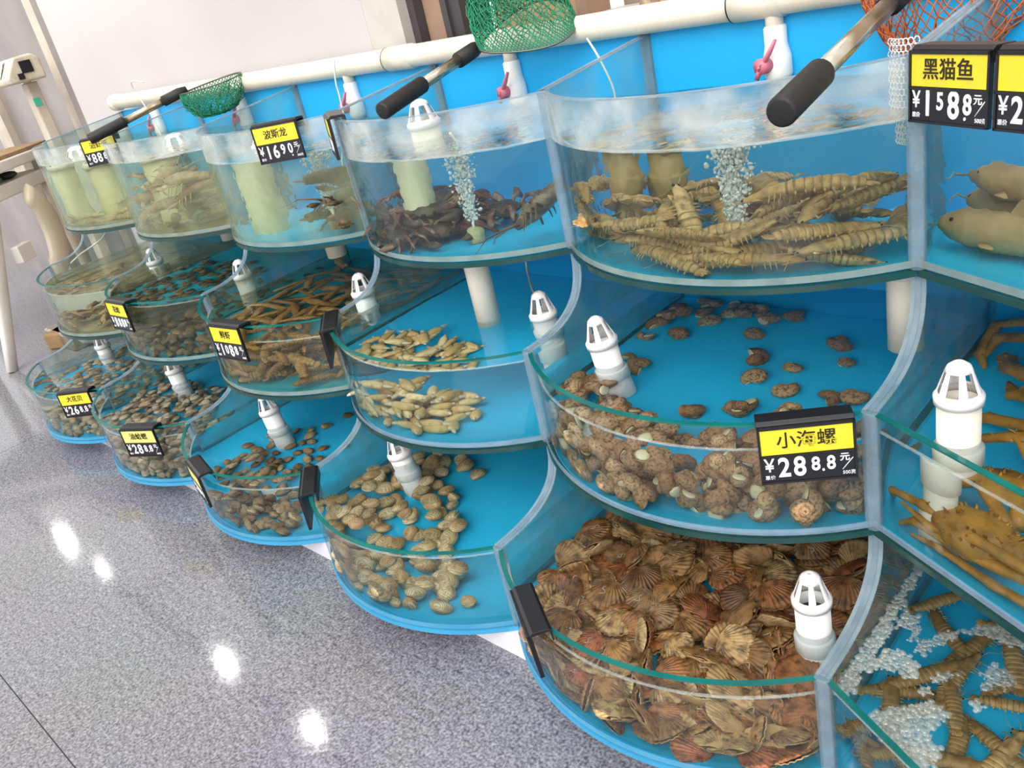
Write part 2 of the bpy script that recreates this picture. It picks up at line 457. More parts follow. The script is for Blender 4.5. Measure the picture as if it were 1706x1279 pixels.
def part_profile(t):
    """outline (y,z) of the partition left of a bay, and its exposed top edge"""
    zb, zr, y0 = ZB[t], ZR[t], YF[t]
    if t == 'T':
        top = [(y0, zr), (YB, zr + 0.028)]
    else:
        up = {'M': 'T', 'L': 'M'}[t]
        yt, zt = YF[up], ZB[up] - 0.014
        a, b_ = yt - y0 + 0.004, zt - zr
        top = [(y0, zr)]
        for i in range(1, 15):
            q = PI / 2 * i / 14
            top.append((y0 + a * math.sin(q) ** (2 / 2.7), zt - b_ * max(0, math.cos(q)) ** (2 / 2.7)))
        top.append((YB, zt))
    return [(YB, zb), (y0, zb)] + top, top
def make_tank(n, t):
    zb, zr, y0 = ZB[t], ZR[t], YF[t]
    root = empty('glass_tank', (n * W, y0, zb))
    off = Vector((n * W, y0, zb))
    def B(mb, name, m, par=None):
        mb.v = [tuple(Vector(v) - off) for v in mb.v]
        o = mb.build(name, m, root)
        if par is not None: o.parent = par
        return o
    stained = t == 'T' and n in (-5, -4, -3)
    gm = M_glassd if stained else M_glass
    if n < 0:
        outer = arc_pts(n, t, RAD); inner = arc_pts(n, t, RAD - 0.008)
        seam_o = arc_pts(n, t, RAD + 0.0015); seam_i = arc_pts(n, t, RAD + 0.0002)
        pl = arc_pts(n, t, RAD + 0.003)
    else:
        e = L6
        def ln(o): 
            nn = Vector((-math.sin(TH), -math.cos(TH), 0)); return [Vector((0, y0, 0)) + nn * o + D6 * (e * i / 8) for i in range(9)]
        outer = ln(0); inner = ln(-0.008); seam_o = ln(0.0015); seam_i = ln(0.0002); pl = ln(0.003)
    def strip(o, i, z0, z1, name, m, par=None):
        mb = MB(); k = len(o)
        Z = lambda p, z: (p.x, p.y, z)
        mb.grid([[Z(p, z0) for p in o], [Z(p, z1) for p in o]])
        mb.grid([[Z(p, z1) for p in i], [Z(p, z0) for p in i]])
        mb.grid([[Z(p, z1) for p in o], [Z(p, z1) for p in i]], smooth=False)
        mb.grid([[Z(p, z0) for p in i], [Z(p, z0) for p in o]], smooth=False)
        for q in (0, -1):
            mb.add([Z(o[q], z0), Z(i[q], z0), Z(i[q], z1), Z(o[q], z1)], [(0, 1, 2, 3)])
        return B(mb, name, m, par)
    if t == 'T':
        wz = WL[(t, n)]
        fg = strip(outer, inner, zb, wz, 'front_glass', gm)
        strip(outer, inner, wz, zr - 0.0025, 'reflection_haze_glass', M_reflhaze)  # band above the waterline, the water's pale reflection put into its colour
    else: fg = strip(outer, inner, zb, zr - 0.0025, 'front_glass', gm)
    strip(outer, inner, zr - 0.0025, zr, 'rim_edge', M_edge if t != 'T' else M_lip)
    strip(seam_o, seam_i, zb, zb + 0.010, 'bottom_seam', M_grseam if t == 'T' or (t == 'M' and n < -2) else M_sil if t != 'L' else mat_bseam)
    # bottom plate
    poly = [(p.x, p.y) for p in pl] + [((n + 1) * W if n < 0 else L6 * D6.x + 0.25, YB), (n * W, YB)]
    mb = MB(); mb.prism(poly, 'z', zb - 0.013, zb - 0.004, 0); B(mb, 'bottom_plate', M_edged if t != 'L' else M_bplate)
    ins = [(p.x, p.y) for p in (arc_pts(n, t, RAD - 0.0085, inset=0.004) if n < 0 else inner)]
    poly2 = ins + [((n + 1) * W - 0.005 if n < 0 else L6 * D6.x + 0.25, YB - 0.001), (n * W + 0.005, YB - 0.001)]
    mb = MB(); mb.prism(poly2, 'z', zb - 0.004, zb + 0.001, 0); B(mb, 'floor_board', M_sand if (t, n) in (('T', -5), ('T', -4), ('M', -5)) else M_blued)
    zt = 0.99 if t == 'T' else ZB[{'M': 'T', 'L': 'M'}[t]] - 0.0145
    mb = MB(); mb.box(((n + 0.5) * W if n < 0 else 0.5, YB + 0.006, (zb - 0.013 + zt) / 2), (W if n < 0 else 1.0, 0.012, zt - zb + 0.013)); B(mb, 'back_board', M_blue)
    # partition at the left side
    prof, top = part_profile(t)
    mb = MB(); mb.prism(prof, 'x', n * W - 0.009, n * W + 0.009); pg = B(mb, 'partition_glass', M_part)
    k = len(top)
    mb = MB()
    path = [(n * W, y, z + 0.0008) for y, z in top[:k if t == 'T' else k - 1]]
    def band(pth, x0, x1, hh, name, m):
        mm = MB(); A = []; C_ = []
        for i, p in enumerate(pth):
            q0 = Vector(pth[max(0, i - 1)]); q1 = Vector(pth[min(len(pth) - 1, i + 1)])
            tn = (q1 - q0).normalized(); nr = Vector((0, -tn.z, tn.y))
            A.append(Vector(p) + nr * hh); C_.append(Vector(p) - nr * 0.0008)
        X = lambda r, x: [(x, v.y, v.z) for v in r]
        mm.grid([X(C_, x0), X(A, x0), X(A, x1), X(C_, x1), X(C_, x0)], smooth=False)
        return B(mm, name, m)
    c_ = n * W
    band(path, c_ - 0.010, c_ - 0.004, 0.0012, 'partition_edge', M_lip)
    band(path, c_ + 0.004, c_ + 0.010, 0.0012, 'partition_edge', M_lip)
    band(path, c_ - 0.004, c_ + 0.004, 0.0022, 'seam_bead', M_sil)
    mb = MB(); mb.prism([(n * W - 0.011, y0 - 0.004), (n * W - 0.004, y0 - 0.0075), (n * W + 0.004, y0 - 0.0075), (n * W + 0.011, y0 - 0.004), (n * W + 0.011, y0 + 0.008), (n * W - 0.011, y0 + 0.008)], 'z', zb - 0.004, zr + 0.001)
    bevel(B(mb, 'corner_seam', M_sil), 0.002)
    if t == 'T':
        mb = MB(); mb.box((n * W, YB - 0.004, (zb + zt) / 2), (0.02, 0.008, zt - zb)); B(mb, 'back_seam', M_lip)
    tag(root, LABEL[(t, n)], 'aquarium tank', {'T': 'upper row of tanks', 'M': 'middle row of tanks', 'L': 'bottom row of tanks'}[t])
    TANKS[(t, n)] = root
mat_bseam = mat('blue_seam', '#4fa9d4', 0.3, '#68b6da', 15, trans=0.3)
for t in 'TML':
    for n in range(-5, 1): make_tank(n, t)

# ---------------------------------------------------------------- water
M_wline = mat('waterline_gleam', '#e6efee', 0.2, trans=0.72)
W_clear = water_mat('clear_water', (0.95, 0.985, 0.985, 1), 0.10, 9)
W_ripple = water_mat('rippled_water', (0.93, 0.975, 0.94, 1), 0.35, 22)
W_green = water_mat('greenish_water', (0.95, 0.965, 0.86, 1), 0.3, 18)
W_brown = water_mat('brownish_water', (0.95, 0.90, 0.76, 1), 0.2, 16)
WMAT = {('T', -5): W_green, ('T', -4): W_green, ('T', -3): W_ripple, ('T', -2): W_ripple, ('T', -1): W_ripple, ('T', 0): W_ripple,
        ('M', -5): W_green, ('M', -4): W_brown, ('M', -3): W_brown, ('M', 0): W_clear}
def make_water(n, t):
    lv = WL[(t, n)]; zb = ZB[t] - 0.002
    K = 40; J = 26
    if n < 0:
        front = arc_pts(n, t, RAD - 0.0088, K, 0.0045)
        back = [Vector((n * W + 0.005 + (W - 0.01) * i / K, YB + 0.002, 0)) for i in range(K + 1)]
    else:
        nn = Vector((-math.sin(TH), -math.cos(TH), 0))
        front = [Vector((0.0055, YF[t] - 0.0055 * math.tan(TH), 0)) - nn * 0.0088 + D6 * ((L6 - 0.01) * i / K) for i in range(K + 1)]
        back = [Vector((0.0055 + 0.85 * i / K, YB + 0.002, 0)) for i in range(K + 1)]
    amp = {'T': 0.0030, 'M': 0.0007, 'L': 0.0003}[t]
    rows = []
    for j in range(J + 1):
        row = []
        for i in range(K + 1):
            p = front[i].lerp(back[i], (j / J))
            h = amp * (noise.noise(Vector((p.x * 17, p.y * 17, 3))) + 0.6 * noise.noise(Vector((p.x * 41, p.y * 41, 7))))
            row.append((p.x, p.y, lv + h))
        rows.append(row)
    mb = MB(); mb.grid(rows)
    mb.grid([[(p.x, p.y, zb) for p in front], rows[0]], smooth=True)
    if n == -5:
        mb.grid([[(r[0][0], r[0][1], zb) for r in rows][::-1], [r[0] for r in rows][::-1]])
    o = mb.build('tank_water', WMAT.get((t, n), W_clear))
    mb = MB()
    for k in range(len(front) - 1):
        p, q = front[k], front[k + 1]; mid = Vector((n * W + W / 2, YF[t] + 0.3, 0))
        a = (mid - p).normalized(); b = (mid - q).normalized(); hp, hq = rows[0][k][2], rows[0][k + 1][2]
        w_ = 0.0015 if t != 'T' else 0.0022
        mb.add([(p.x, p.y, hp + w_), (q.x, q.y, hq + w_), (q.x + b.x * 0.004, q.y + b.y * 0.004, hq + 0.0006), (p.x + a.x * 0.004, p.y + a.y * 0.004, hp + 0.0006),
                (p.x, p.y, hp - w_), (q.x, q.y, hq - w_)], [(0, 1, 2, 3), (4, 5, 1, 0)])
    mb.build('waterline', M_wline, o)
    tag(o, 'water filling the ' + LABEL[(t, n)], 'water', None, 'stuff')
for t in 'TML':
    for n in range(-5, 1): make_water(n, t)
# ---------------------------------------------------------------- water supply pipe along the wall
PZ = lambda x: 1.017 - 0.004 * (x + 1.5)
sp = empty('supply_pipe', (-1.5, 0.30, 1.017))
def SPo(mb, name, m, par=None):
    mb.v = [tuple(Vector(v) - Vector((-1.5, 0.30, 1.017))) for v in mb.v]
    o = mb.build(name, m, sp)
    if par is not None: o.parent = par
    return o
mb = MB(); mb.tube([(-2.99, 0.30, PZ(-2.99)), (-2.0, 0.30, PZ(-2.0)), (-1.0, 0.30, PZ(-1)), (0.9, 0.30, PZ(0.9))], 0.0255, 24); SPo(mb, 'pipe', M_pvc)
def ringp(x0, x1, r, nm, m):
    mb = MB(); mb.tube([(x0, 0.30, PZ(x0)), (x1, 0.30, PZ(x1))], r, 24); return SPo(mb, nm, m)
ringp(-3.0, -2.965, 0.030, 'end_cap', M_pvc)
for x in (-1.30, -0.36, 0.42): ringp(x - 0.045, x + 0.045, 0.0285, 'coupling', M_pvc); ringp(x - 0.0475, x - 0.0455, 0.0287, 'dark_joint_ring', M_black)
for i, x in enumerate((-2.70, -2.10, -1.53, -0.945, -0.335, 0.30)):
    z = PZ(x)
    mb = MB(); mb.tube([(x, 0.30, z), (x, 0.30, z - 0.055)], 0.015, 16)
    b = SPo(mb, 'drop_pipe', M_pvc)
    mb = MB(); mb.tube([(x, 0.30, z - 0.04), (x, 0.30, z - 0.043), (x, 0.30, z - 0.07), (x + 0.002, 0.297, z - 0.09), (x + 0.003, 0.296, z - 0.118), (x + 0.003, 0.296, z - 0.132)],
                       [0.0165, 0.019, 0.019, 0.0235, 0.0235, 0.017], 18); v = SPo(mb, 'valve', M_pvcw)
    mb = MB()
    mb.tube([(x - 0.006, 0.278, z - 0.098), (x - 0.012, 0.258, z - 0.098)], 0.013, 14)
    mb.tube([(x - 0.014, 0.262, z - 0.104), (x + 0.006, 0.262, z - 0.078), (x + 0.018, 0.264, z - 0.058)], [0.006, 0.006, 0.004], 10, 0, 0.7)
    mb.tube([(x - 0.010, 0.262, z - 0.098), (x - 0.020, 0.262, z - 0.118)], [0.006, 0.004], 8)
    SPo(mb, 'valve_handle', M_pink)
tag(sp, 'cream plastic water pipe running along the wall above the tanks, with pink valves', 'pipe')

def hose(pts, label, r=0.0022, m=None):
    mb = MB(); pts = [Vector(p) for p in pts]
    # smooth through the points
    out = []
    for i in range(len(pts) - 1):
        p0, p1, p2, p3 = pts[max(0, i - 1)], pts[i], pts[i + 1], pts[min(len(pts) - 1, i + 2)]
        for k in range(8):
            t = k / 8
            out.append(0.5 * ((2 * p1) + (p2 - p0) * t + (2 * p0 - 5 * p1 + 4 * p2 - p3) * t * t + (3 * p1 - p0 - 3 * p2 + p3) * t ** 3))
    out.append(pts[-1]); mb.tube(out, r, 8)
    return tag(mb.build('air_hose', m or M_hose), label, 'hose')
M_hose = mat('clear_hose', '#d6ded9', 0.3, trans=0.15)
hose([(-0.70, 0.262, 1.0), (-0.67, 0.25, 0.965), (-0.648, 0.25, 0.91), (-0.64, 0.24, 0.87), (-0.62, 0.20, 0.75), (-0.56, 0.17, 0.70)], 'thin clear air hose dropping into the widest upper tank')
hose([(-1.50, 0.25, 1.04), (-1.505, 0.24, 0.99), (-1.50, 0.235, 0.95), (-1.47, 0.20, 0.85), (-1.43, 0.12, 0.71)], 'thin white air hose beside the middle pink valve')
hose([(-2.62, 0.262, 1.075), (-2.68, 0.25, 1.085), (-2.70, 0.258, 1.05), (-2.66, 0.255, 1.0), (-2.60, 0.24, 0.95), (-2.50, 0.2, 0.88)], 'thin hose looped over the far end of the cream pipe')
hose([(-0.905, 0.18, 0.668), (-0.90, 0.175, 0.60), (-0.895, 0.165, 0.545), (-0.82, 0.10, 0.528), (-0.75, 0.07, 0.515), (-0.72, 0.05, 0.46)], 'thin white air hose bent into the razor clam tank', 0.0026)
hose([(-0.846, -0.005, 0.90), (-0.85, 0.03, 0.84), (-0.862, 0.06, 0.77), (-0.87, 0.06, 0.73)], 'thin air hose hanging to the air stone in the crab tank', 0.0026)
hose([(-2.995, 0.1, 0.669), (-3.04, 0.08, 0.58), (-3.13, 0.0, 0.53), (-3.19, -0.03, 0.50)], 'thin pale hose hanging behind the far end tanks', 0.003)

# ---------------------------------------------------------------- standpipes
M_strain = mat('strainer_plastic', '#f3efee', 0.35)
def strainer_cap(parent, z, r=0.0265):
    mb = MB()
    prof = [(r * 1.06, 0.0), (r * 1.08, 0.010), (r * 1.0, 0.012), (r * 0.93, 0.016), (r * 0.60, 0.043), (r * 0.50, 0.049), (r * 0.25, 0.054), (0.0005, 0.055)]
    mb.lathe(prof, 30, (0, 0, z), 0, skip=lambda i, k: i == 3 and (k % 5) in (1, 2, 3))
    o = mb.build('strainer_cap', M_strain, parent)
    so = o.modifiers.new('thickness', 'SOLIDIFY'); so.thickness = 0.002
    return o
def standpipe(x, y, z0, z1, label, tilt=(0, 0), wide=None, cap=True, m=None, grp=None, r=0.025):
    root = empty('standpipe', (x, y, z0)); root.rotation_euler = (tilt[0], tilt[1], 0)
    m = m or M_pvcw; h = z1 - z0
    mb = MB()
    mb.lathe([(r, 0.0), (r, h), (r - 0.003, h), (r - 0.003, h - 0.02)], 28)
    mb.build('pipe', m, root)
    if r < 0.03:
      mb = MB(); mb.lathe([(r, h * 0.42), (r + 0.004, h * 0.42 + 0.003), (r + 0.0045, h * 0.62), (r + 0.002, h * 0.62 + 0.004), (r, h * 0.64)], 28); mb.build('collar', m, root)
    if wide:
        mb = MB(); mb.lathe([(r, 0.0), (r + 0.008, 0.001), (r + 0.008, wide), (r, wide + 0.006)], 28); mb.build('socket', m, root)
    if cap: strainer_cap(root, h - 0.003, r * 1.06)
    else:
        mb = MB(); mb.lathe([(r, h - 0.02), (r + 0.004, h - 0.018), (r + 0.004, h), (0.001, h)], 28); mb.build('top_plug', m, root)
    tag(root, label, 'pipe', grp)
    return root
FB = {k: v + 0.001 for k, v in ZB.items()}
standpipe(-0.067, -0.228, FB['L'], 0.258, 'white strainer standpipe standing among the brown scallops')
standpipe(-0.478, -0.075, FB['M'], 0.545, 'white strainer standpipe in the sea snail tank', (0.06, -0.10))
standpipe(0.098, -0.140, FB['M'], 0.575, 'tall white strainer standpipe in front of the spider crabs', m=M_pvc, wide=0.05)
standpipe(-0.700, 0.0, FB['M'], 0.535, 'white strainer standpipe in the razor clam tank', (0, -0.05))
standpipe(-1.030, -0.195, FB['L'], 0.243, 'white strainer standpipe behind the cream clams', (0, -0.12))
standpipe(-1.573, -0.200, FB['L'], 0.245, 'white strainer standpipe in the tank of small brown clams', (0, -0.14))
standpipe(-2.216, -0.165, FB['L'], 0.245, 'white strainer standpipe behind the heap of grey clams', (0, -0.1))
standpipe(-2.86, -0.15, FB['L'], 0.238, 'white strainer standpipe in the far end bottom tank')
standpipe(-1.255, -0.03, FB['M'], 0.545, 'white strainer standpipe in the brown shrimp tank')
standpipe(-1.84, -0.02, FB['M'], 0.54, 'white strainer standpipe beside the bed of dark clams')
standpipe(-2.46, -0.0, FB['M'], 0.535, 'white strainer standpipe in the far end middle tank')
M_stain = mat('stained_pvc', '#d9d8b8', 0.4, '#c9c89f', 8)
M_stainb = mat('brown_stained_pvc', '#ab9257', 0.5, '#8f7b4e', 12)
standpipe(-0.985, 0.055, FB['T'], 0.905, 'cream standpipe with white strainer in the dark crab tank', m=M_stain, r=0.031)
standpipe(-1.60, 0.06, FB['T'], 0.885, 'cream standpipe in the tank behind the 16.90 sign', m=M_stain, r=0.043)
standpipe(-2.18, 0.09, FB['T'], 0.88, 'cream standpipe in the pinkish lobster tank', m=M_stain, r=0.043)
standpipe(-2.79, 0.02, FB['T'], 0.88, 'cream standpipe by the outer side of the pale green end tank', m=M_stain, r=0.043)
standpipe(-2.74, 0.12, FB['T'], 0.86, 'cream standpipe at the back of the pale green end tank', m=M_stain, r=0.043)
standpipe(-0.478, 0.13, FB['T'], 0.86, 'brown stained standpipe at the back of the mantis shrimp tank', m=M_stainb, cap=False, r=0.024)
standpipe(-0.43, 0.17, FB['T'], 0.85, 'shorter brown stained standpipe beside the mantis shrimps', m=M_stainb, cap=False, r=0.024)
# drains hanging under the upper row
def drain(x, y, z1, z0, label):
    root = empty('drain_pipe', (x, y, z0))
    mb = MB(); mb.lathe([(0.021, 0), (0.025, 0.0), (0.025, z1 - z0)], 26); mb.build('pipe', M_pvc, root)
    mb = MB(); mb.lathe([(0.025, z1 - z0 - 0.025), (0.030, z1 - z0 - 0.023), (0.030, z1 - z0), (0.01, z1 - z0)], 26); mb.build('socket', M_pvc, root)
    tag(root, label, 'pipe')
zz = ZB['T'] - 0.0131
drain(-0.038, 0.055, zz, 0.535, 'cream drain pipe hanging into the sea snail tank beside the partition')
drain(-0.835, -0.03, zz, 0.50, 'cream drain pipe hanging into the razor clam tank')
drain(-1.44, 0.05, zz, 0.60, 'short cream drain pipe above the brown shrimp tank')
drain(-2.08, 0.10, zz, 0.60, 'short cream drain pipe above the bed of dark clams')
drain(-2.72, 0.12, zz, 0.58, 'short cream drain pipe above the far end middle tank')

# air stones
M_stone2 = mat('air_stone', '#c9c19a', 0.8, '#a59a72', 60, bump=0.4)
M_stoneo = mat('orange_air_stone', '#c08a5a', 0.8, '#9a6a44', 60, bump=0.4)
def air_stone(x, y, z, label, m, two=False):
    root = empty('air_stone', (x, y, z))
    mb = MB(); mb.lathe([(0.001, 0), (0.013, 0.0), (0.0145, 0.004), (0.0145, 0.028), (0.011, 0.033), (0.001, 0.033)], 18); mb.build('stone', m, root)
    mb = MB(); mb.lathe([(0.003, 0.033), (0.004, 0.042), (0.002, 0.046)], 10); mb.build('nipple', M_pvcw, root)
    tag(root, label, 'air stone')
air_stone(-0.84, 0.02, FB['T'], 'cream cylinder air stone below bubbles in the crab tank', M_stone2)
air_stone(-1.385, 0.06, FB['T'], 'orange brown air stone at the bottom of the tank behind the 16.90 sign', M_stoneo)
air_stone(-0.272, 0.045, FB['T'], 'grey air stone under the bubbles in the mantis shrimp tank', mat('grey_stone', '#77786e', 0.8))
M_bub = mat('air_bubble', '#f6faf8', 0.2, trans=0.2)
def bubbles(x, y, z0, z1, n, spread, label, seed, rr=(0.0012, 0.0032)):
    random.seed(seed); mb = MB()
    for i in range(n):
        t = random.random() ** 0.8
        s = spread * (0.35 + 0.65 * t)
        px, py = x + random.gauss(0, s * 0.45), y + random.gauss(0, s * 0.3)
        mb.ball((px, py, z0 + (z1 - z0) * t), random.uniform(*rr), 6, 4)
    tag(mb.build('bubble_stream', M_bub), label, 'bubbles', None, 'stuff')
bubbles(-0.84, 0.02, FB['T'] + 0.045, 0.876, 800, 0.034, 'white bubbles rising from the air stone in the dark crab tank', 1)
bubbles(-1.385, 0.06, FB['T'] + 0.045, 0.88, 700, 0.04, 'white bubbles rising in the tank behind the 16.90 sign', 2)
bubbles(-0.272, 0.045, FB['T'] + 0.045, 0.876, 1700, 0.034, 'thick white column of bubbles in the mantis shrimp tank', 3, (0.0012, 0.0036))
bubbles(-0.03, 0.09, FB['T'] + 0.1, 0.87, 160, 0.018, 'thin bubbles beside the white mesh guard in the mantis shrimp tank', 5)

# white plastic mesh guard in the corner of the mantis shrimp tank
mb = MB()
def gp(u, v): return Vector((-0.052 + 0.040 * u, 0.06 - 0.012 * math.sin(PI * u), 0.84 + 0.13 * v))
nu, nv = 7, 17
for i in range(nu):
    for j in range(nv):
        c = gp((i + 0.5 * (j % 2)) / nu, j / nv)
        for k in range(6):
            a0, a1 = PI / 3 * k, PI / 3 * (k + 1)
            p0 = c + Vector((0.0036 * math.cos(a0), 0, 0.0046 * math.sin(a0))); p1 = c + Vector((0.0036 * math.cos(a1), 0, 0.0046 * math.sin(a1)))
            mb.tube([p0, p1], 0.0008, 5)
tag(mb.build('mesh_guard', M_pvcw), 'white plastic mesh guard in the corner of the mantis shrimp tank', 'mesh guard')

# ---------------------------------------------------------------- price signs
M_card = mat('yellow_card', '#f0dc2c', 0.5, '#ead43a', 25)
M_cardp = mat('faded_yellow_card', '#efe38e', 0.5, '#e6d873', 25)
M_ink = mat('black_ink', '#2a2410', 0.6)
M_digit = mat('white_digit', '#f2f2f6', 0.5)
M_strip = mat('black_price_strip', '#191a22', 0.3)
def sign(pos, nrm, name_txt, digits, label, scale=1.0, card=None, tilt=0.03, ns=0.021, lean=0.0, yaw=0.0):
    """pos = rim point under the middle of the clip, nrm = outward horizontal direction"""
    root = empty('price_sign', pos)
    nrm = Vector(nrm).normalized()
    root.rotation_euler = (0, lean, math.atan2(nrm.x, -nrm.y) - yaw)
    root.scale = (scale,) * 3
    w2, t = 0.121, 0.0045
    # clip over the rim
    mb = MB()
    mb.prism([(-0.012, 0.003), (0.020, 0.003), (0.020, -0.016), (0.0225, -0.016), (0.0225, 0.0055), (0.018, 0.008), (-0.008, 0.010), (-0.013, 0.006)], 'x', -w2 / 2, w2 / 2)
    bevel(mb.build('clip', M_black, root), 0.0008)
    pan = empty('panel', (0, -0.0125, 0.005)); pan.parent = root; pan.rotation_euler = (-tilt, 0, 0)
    mb = MB(); mb.box((0, 0, -0.0425), (w2, t, 0.085))
    mb.box((0, -0.003, -0.002), (w2, 0.003, 0.004)); mb.box((0, -0.003, -0.0435), (w2, 0.003, 0.003)); mb.box((0, -0.003, -0.0835), (w2, 0.003, 0.003))
    for sx in (-1, 1): mb.box((sx * (w2 / 2 - 0.0015), -0.003, -0.0425), (0.003, 0.003, 0.085))
    board = mb.build('board', M_black, root, (0, -0.0125, 0.005), (-tilt, 0, 0))
    bpy.data.objects.remove(pan)
    yf = -t / 2 - 0.0006
    mb = MB(); mb.box((0, yf + 0.0004, -0.0228), (w2 - 0.007, 0.0012, 0.0372)); mb.build('name_card', card or M_card, board)
    mb = MB(); mb.box((0, yf + 0.0004, -0.0635), (w2 - 0.007, 0.0012, 0.0365)); mb.build('price_strip', M_strip, board)
    R = (PI / 2, 0, 0); yt = yf - 0.0006
    if name_txt: text_mesh('handwriting', name_txt, ns, M_ink, board, (0, yt, -0.0225), R, bold=0.0002)
    text_mesh('currency_mark', '￥', 0.027, M_digit, board, (-0.0485, yt, -0.058), R, bold=0.0004, sx=0.75)
    text_mesh('small_print', '惠价', 0.0066, M_digit, board, (-0.0485, yt, -0.0755), R)
    for x, s_, ch, dz in digits:
        text_mesh('digit', ch, 0.040 * s_, M_digit, board, (x, yt, -0.0625 + dz), R, bold=0.0009 * s_, sx=0.8)
    text_mesh('unit_print', '元', 0.0125, M_digit, board, (0.0455, yt, -0.0535), R, bold=0.0002)
    mb = MB(); mb.tube([(0.042, yt, -0.0715), (0.0555, yt, -0.0545)], 0.0006, 6); mb.build('slash', M_digit, board)
    text_mesh('small_print', '500克', 0.0066, M_digit, board, (0.050, yt, -0.0765), R)
    tag(root, label, 'price sign', 'clip-on price signs')
    return root
B4 = lambda a, b, c, d: [(-0.030, 1.0, a, 0), (-0.0105, 1.0, b, 0), (0.0095, 0.7, c, 0.002), (0.0285, 0.7, d, 0.002), (0.0185, 0.6, '.', -0.001)]
def rim_sign(n, t, u, *a, dz=0.0, **k):
    p = arc(n, t, u); cx = n * W + W / 2
    c = Vector((cx, YF[t] - (SAG - RAD), 0)); nn = (p - c).normalized()
    return sign((p.x, p.y, ZR[t] + 0.001 + dz), nn, *a, **k)
def u_of(x, n): return x - (n * W + W / 2)
rim_sign(-5, 'T', u_of(-2.43, -5), '沼虾王', [(-0.030, 1.0, '8', 0), (-0.0105, 1.0, '8', 0), (0.0095, 0.7, '8', 0.002), (0.0285, 0.7, '8', 0.002)], 'price sign reading 88.88 on the far end upper tank', scale=0.95)
rim_sign(-3, 'T', u_of(-1.312, -3), '波斯龙', [(-0.030, 1.0, '1', 0), (-0.0105, 1.0, '6', 0), (0.0095, 0.75, '9', 0.003), (0.0285, 0.75, '0', 0.003), (0.030, 0.6, '.', -0.006)], 'price sign reading 16.90 on an upper tank', scale=0.95)
rim_sign(-2, 'T', u_of(-1.125, -2), '', B4('6', '8', '8', '8'), 'price sign seen almost edge-on at the corner of the dark crab tank', scale=0.95)
sign((0.0595, -0.0314, ZR['T'] + 0.001), (-math.sin(TH), -math.cos(TH), 0), '黑猫鱼', [(-0.030, 1.1, '1', 0.001), (-0.0105, 0.72, '5', 0.004), (0.010, 1.1, '8', 0), (0.0305, 0.8, '8', 0.002), (0.0275, 0.6, '.', -0.007)], 'price sign reading 15.88 on the angled catfish tank', scale=0.97, ns=0.026)
p_ = D6 * 0.192
sign((p_.x, p_.y, ZR['T'] + 0.001), (-math.sin(TH), -math.cos(TH), 0), '', B4('2', '8', '8', '8'), 'price sign cut off by the picture edge on the angled catfish tank', scale=0.97)
rim_sign(-4, 'M', u_of(-2.08, -4), '花蛤', [(-0.028, 1.0, '8', 0), (-0.007, 0.9, '8', 0), (0.012, 0.9, '8', 0.0), (0.0285, 0.75, '8', 0.002)], 'price sign on the middle tank with a bed of dark clams')
rim_sign(-3, 'M', u_of(-1.455, -3), '鲜虾', [(-0.030, 1.0, '1', 0), (-0.012, 0.75, '0', 0.002), (0.0065, 1.0, '8', 0), (0.0255, 0.75, '8', 0.002)], 'price sign reading 10.88 on the brown shrimp tank')
rim_sign(-2, 'M', u_of(-1.165, -2), '', B4('3', '8', '8', '8'), 'price sign seen edge-on at the corner of the razor clam tank')
rim_sign(-1, 'M', u_of(-0.064, -1), '小海螺', B4('2', '8', '8', '8'), 'price sign reading 28.88 on the sea snail tank', ns=0.025)
rim_sign(-5, 'L', u_of(-2.475, -5), '大花贝', B4('2', '6', '8', '8'), 'price sign reading 26.88 on the far end bottom tank')
rim_sign(-4, 'L', u_of(-1.925, -4), '油蛤螺', B4('2', '8', '8', '8'), 'faded price sign reading 28.88 on the tank with the grey clam heap', card=M_cardp)
rim_sign(-3, 'L', u_of(-1.51, -3), '', B4('1', '8', '8', '8'), 'slanting price sign on the tank of small brown clams', card=M_cardp, yaw=0.2, tilt=0.0)
rim_sign(-2, 'L', u_of(-1.160, -2), '', B4('1', '5', '8', '8'), 'price sign seen edge-on at the corner of the cream clam tank')
rim_sign(-1, 'L', u_of(-0.435, -1), '', B4('1', '0', '8', '8'), 'steeply foreshortened price sign on the scallop tank', card=M_cardp, yaw=0.27, tilt=-0.05)

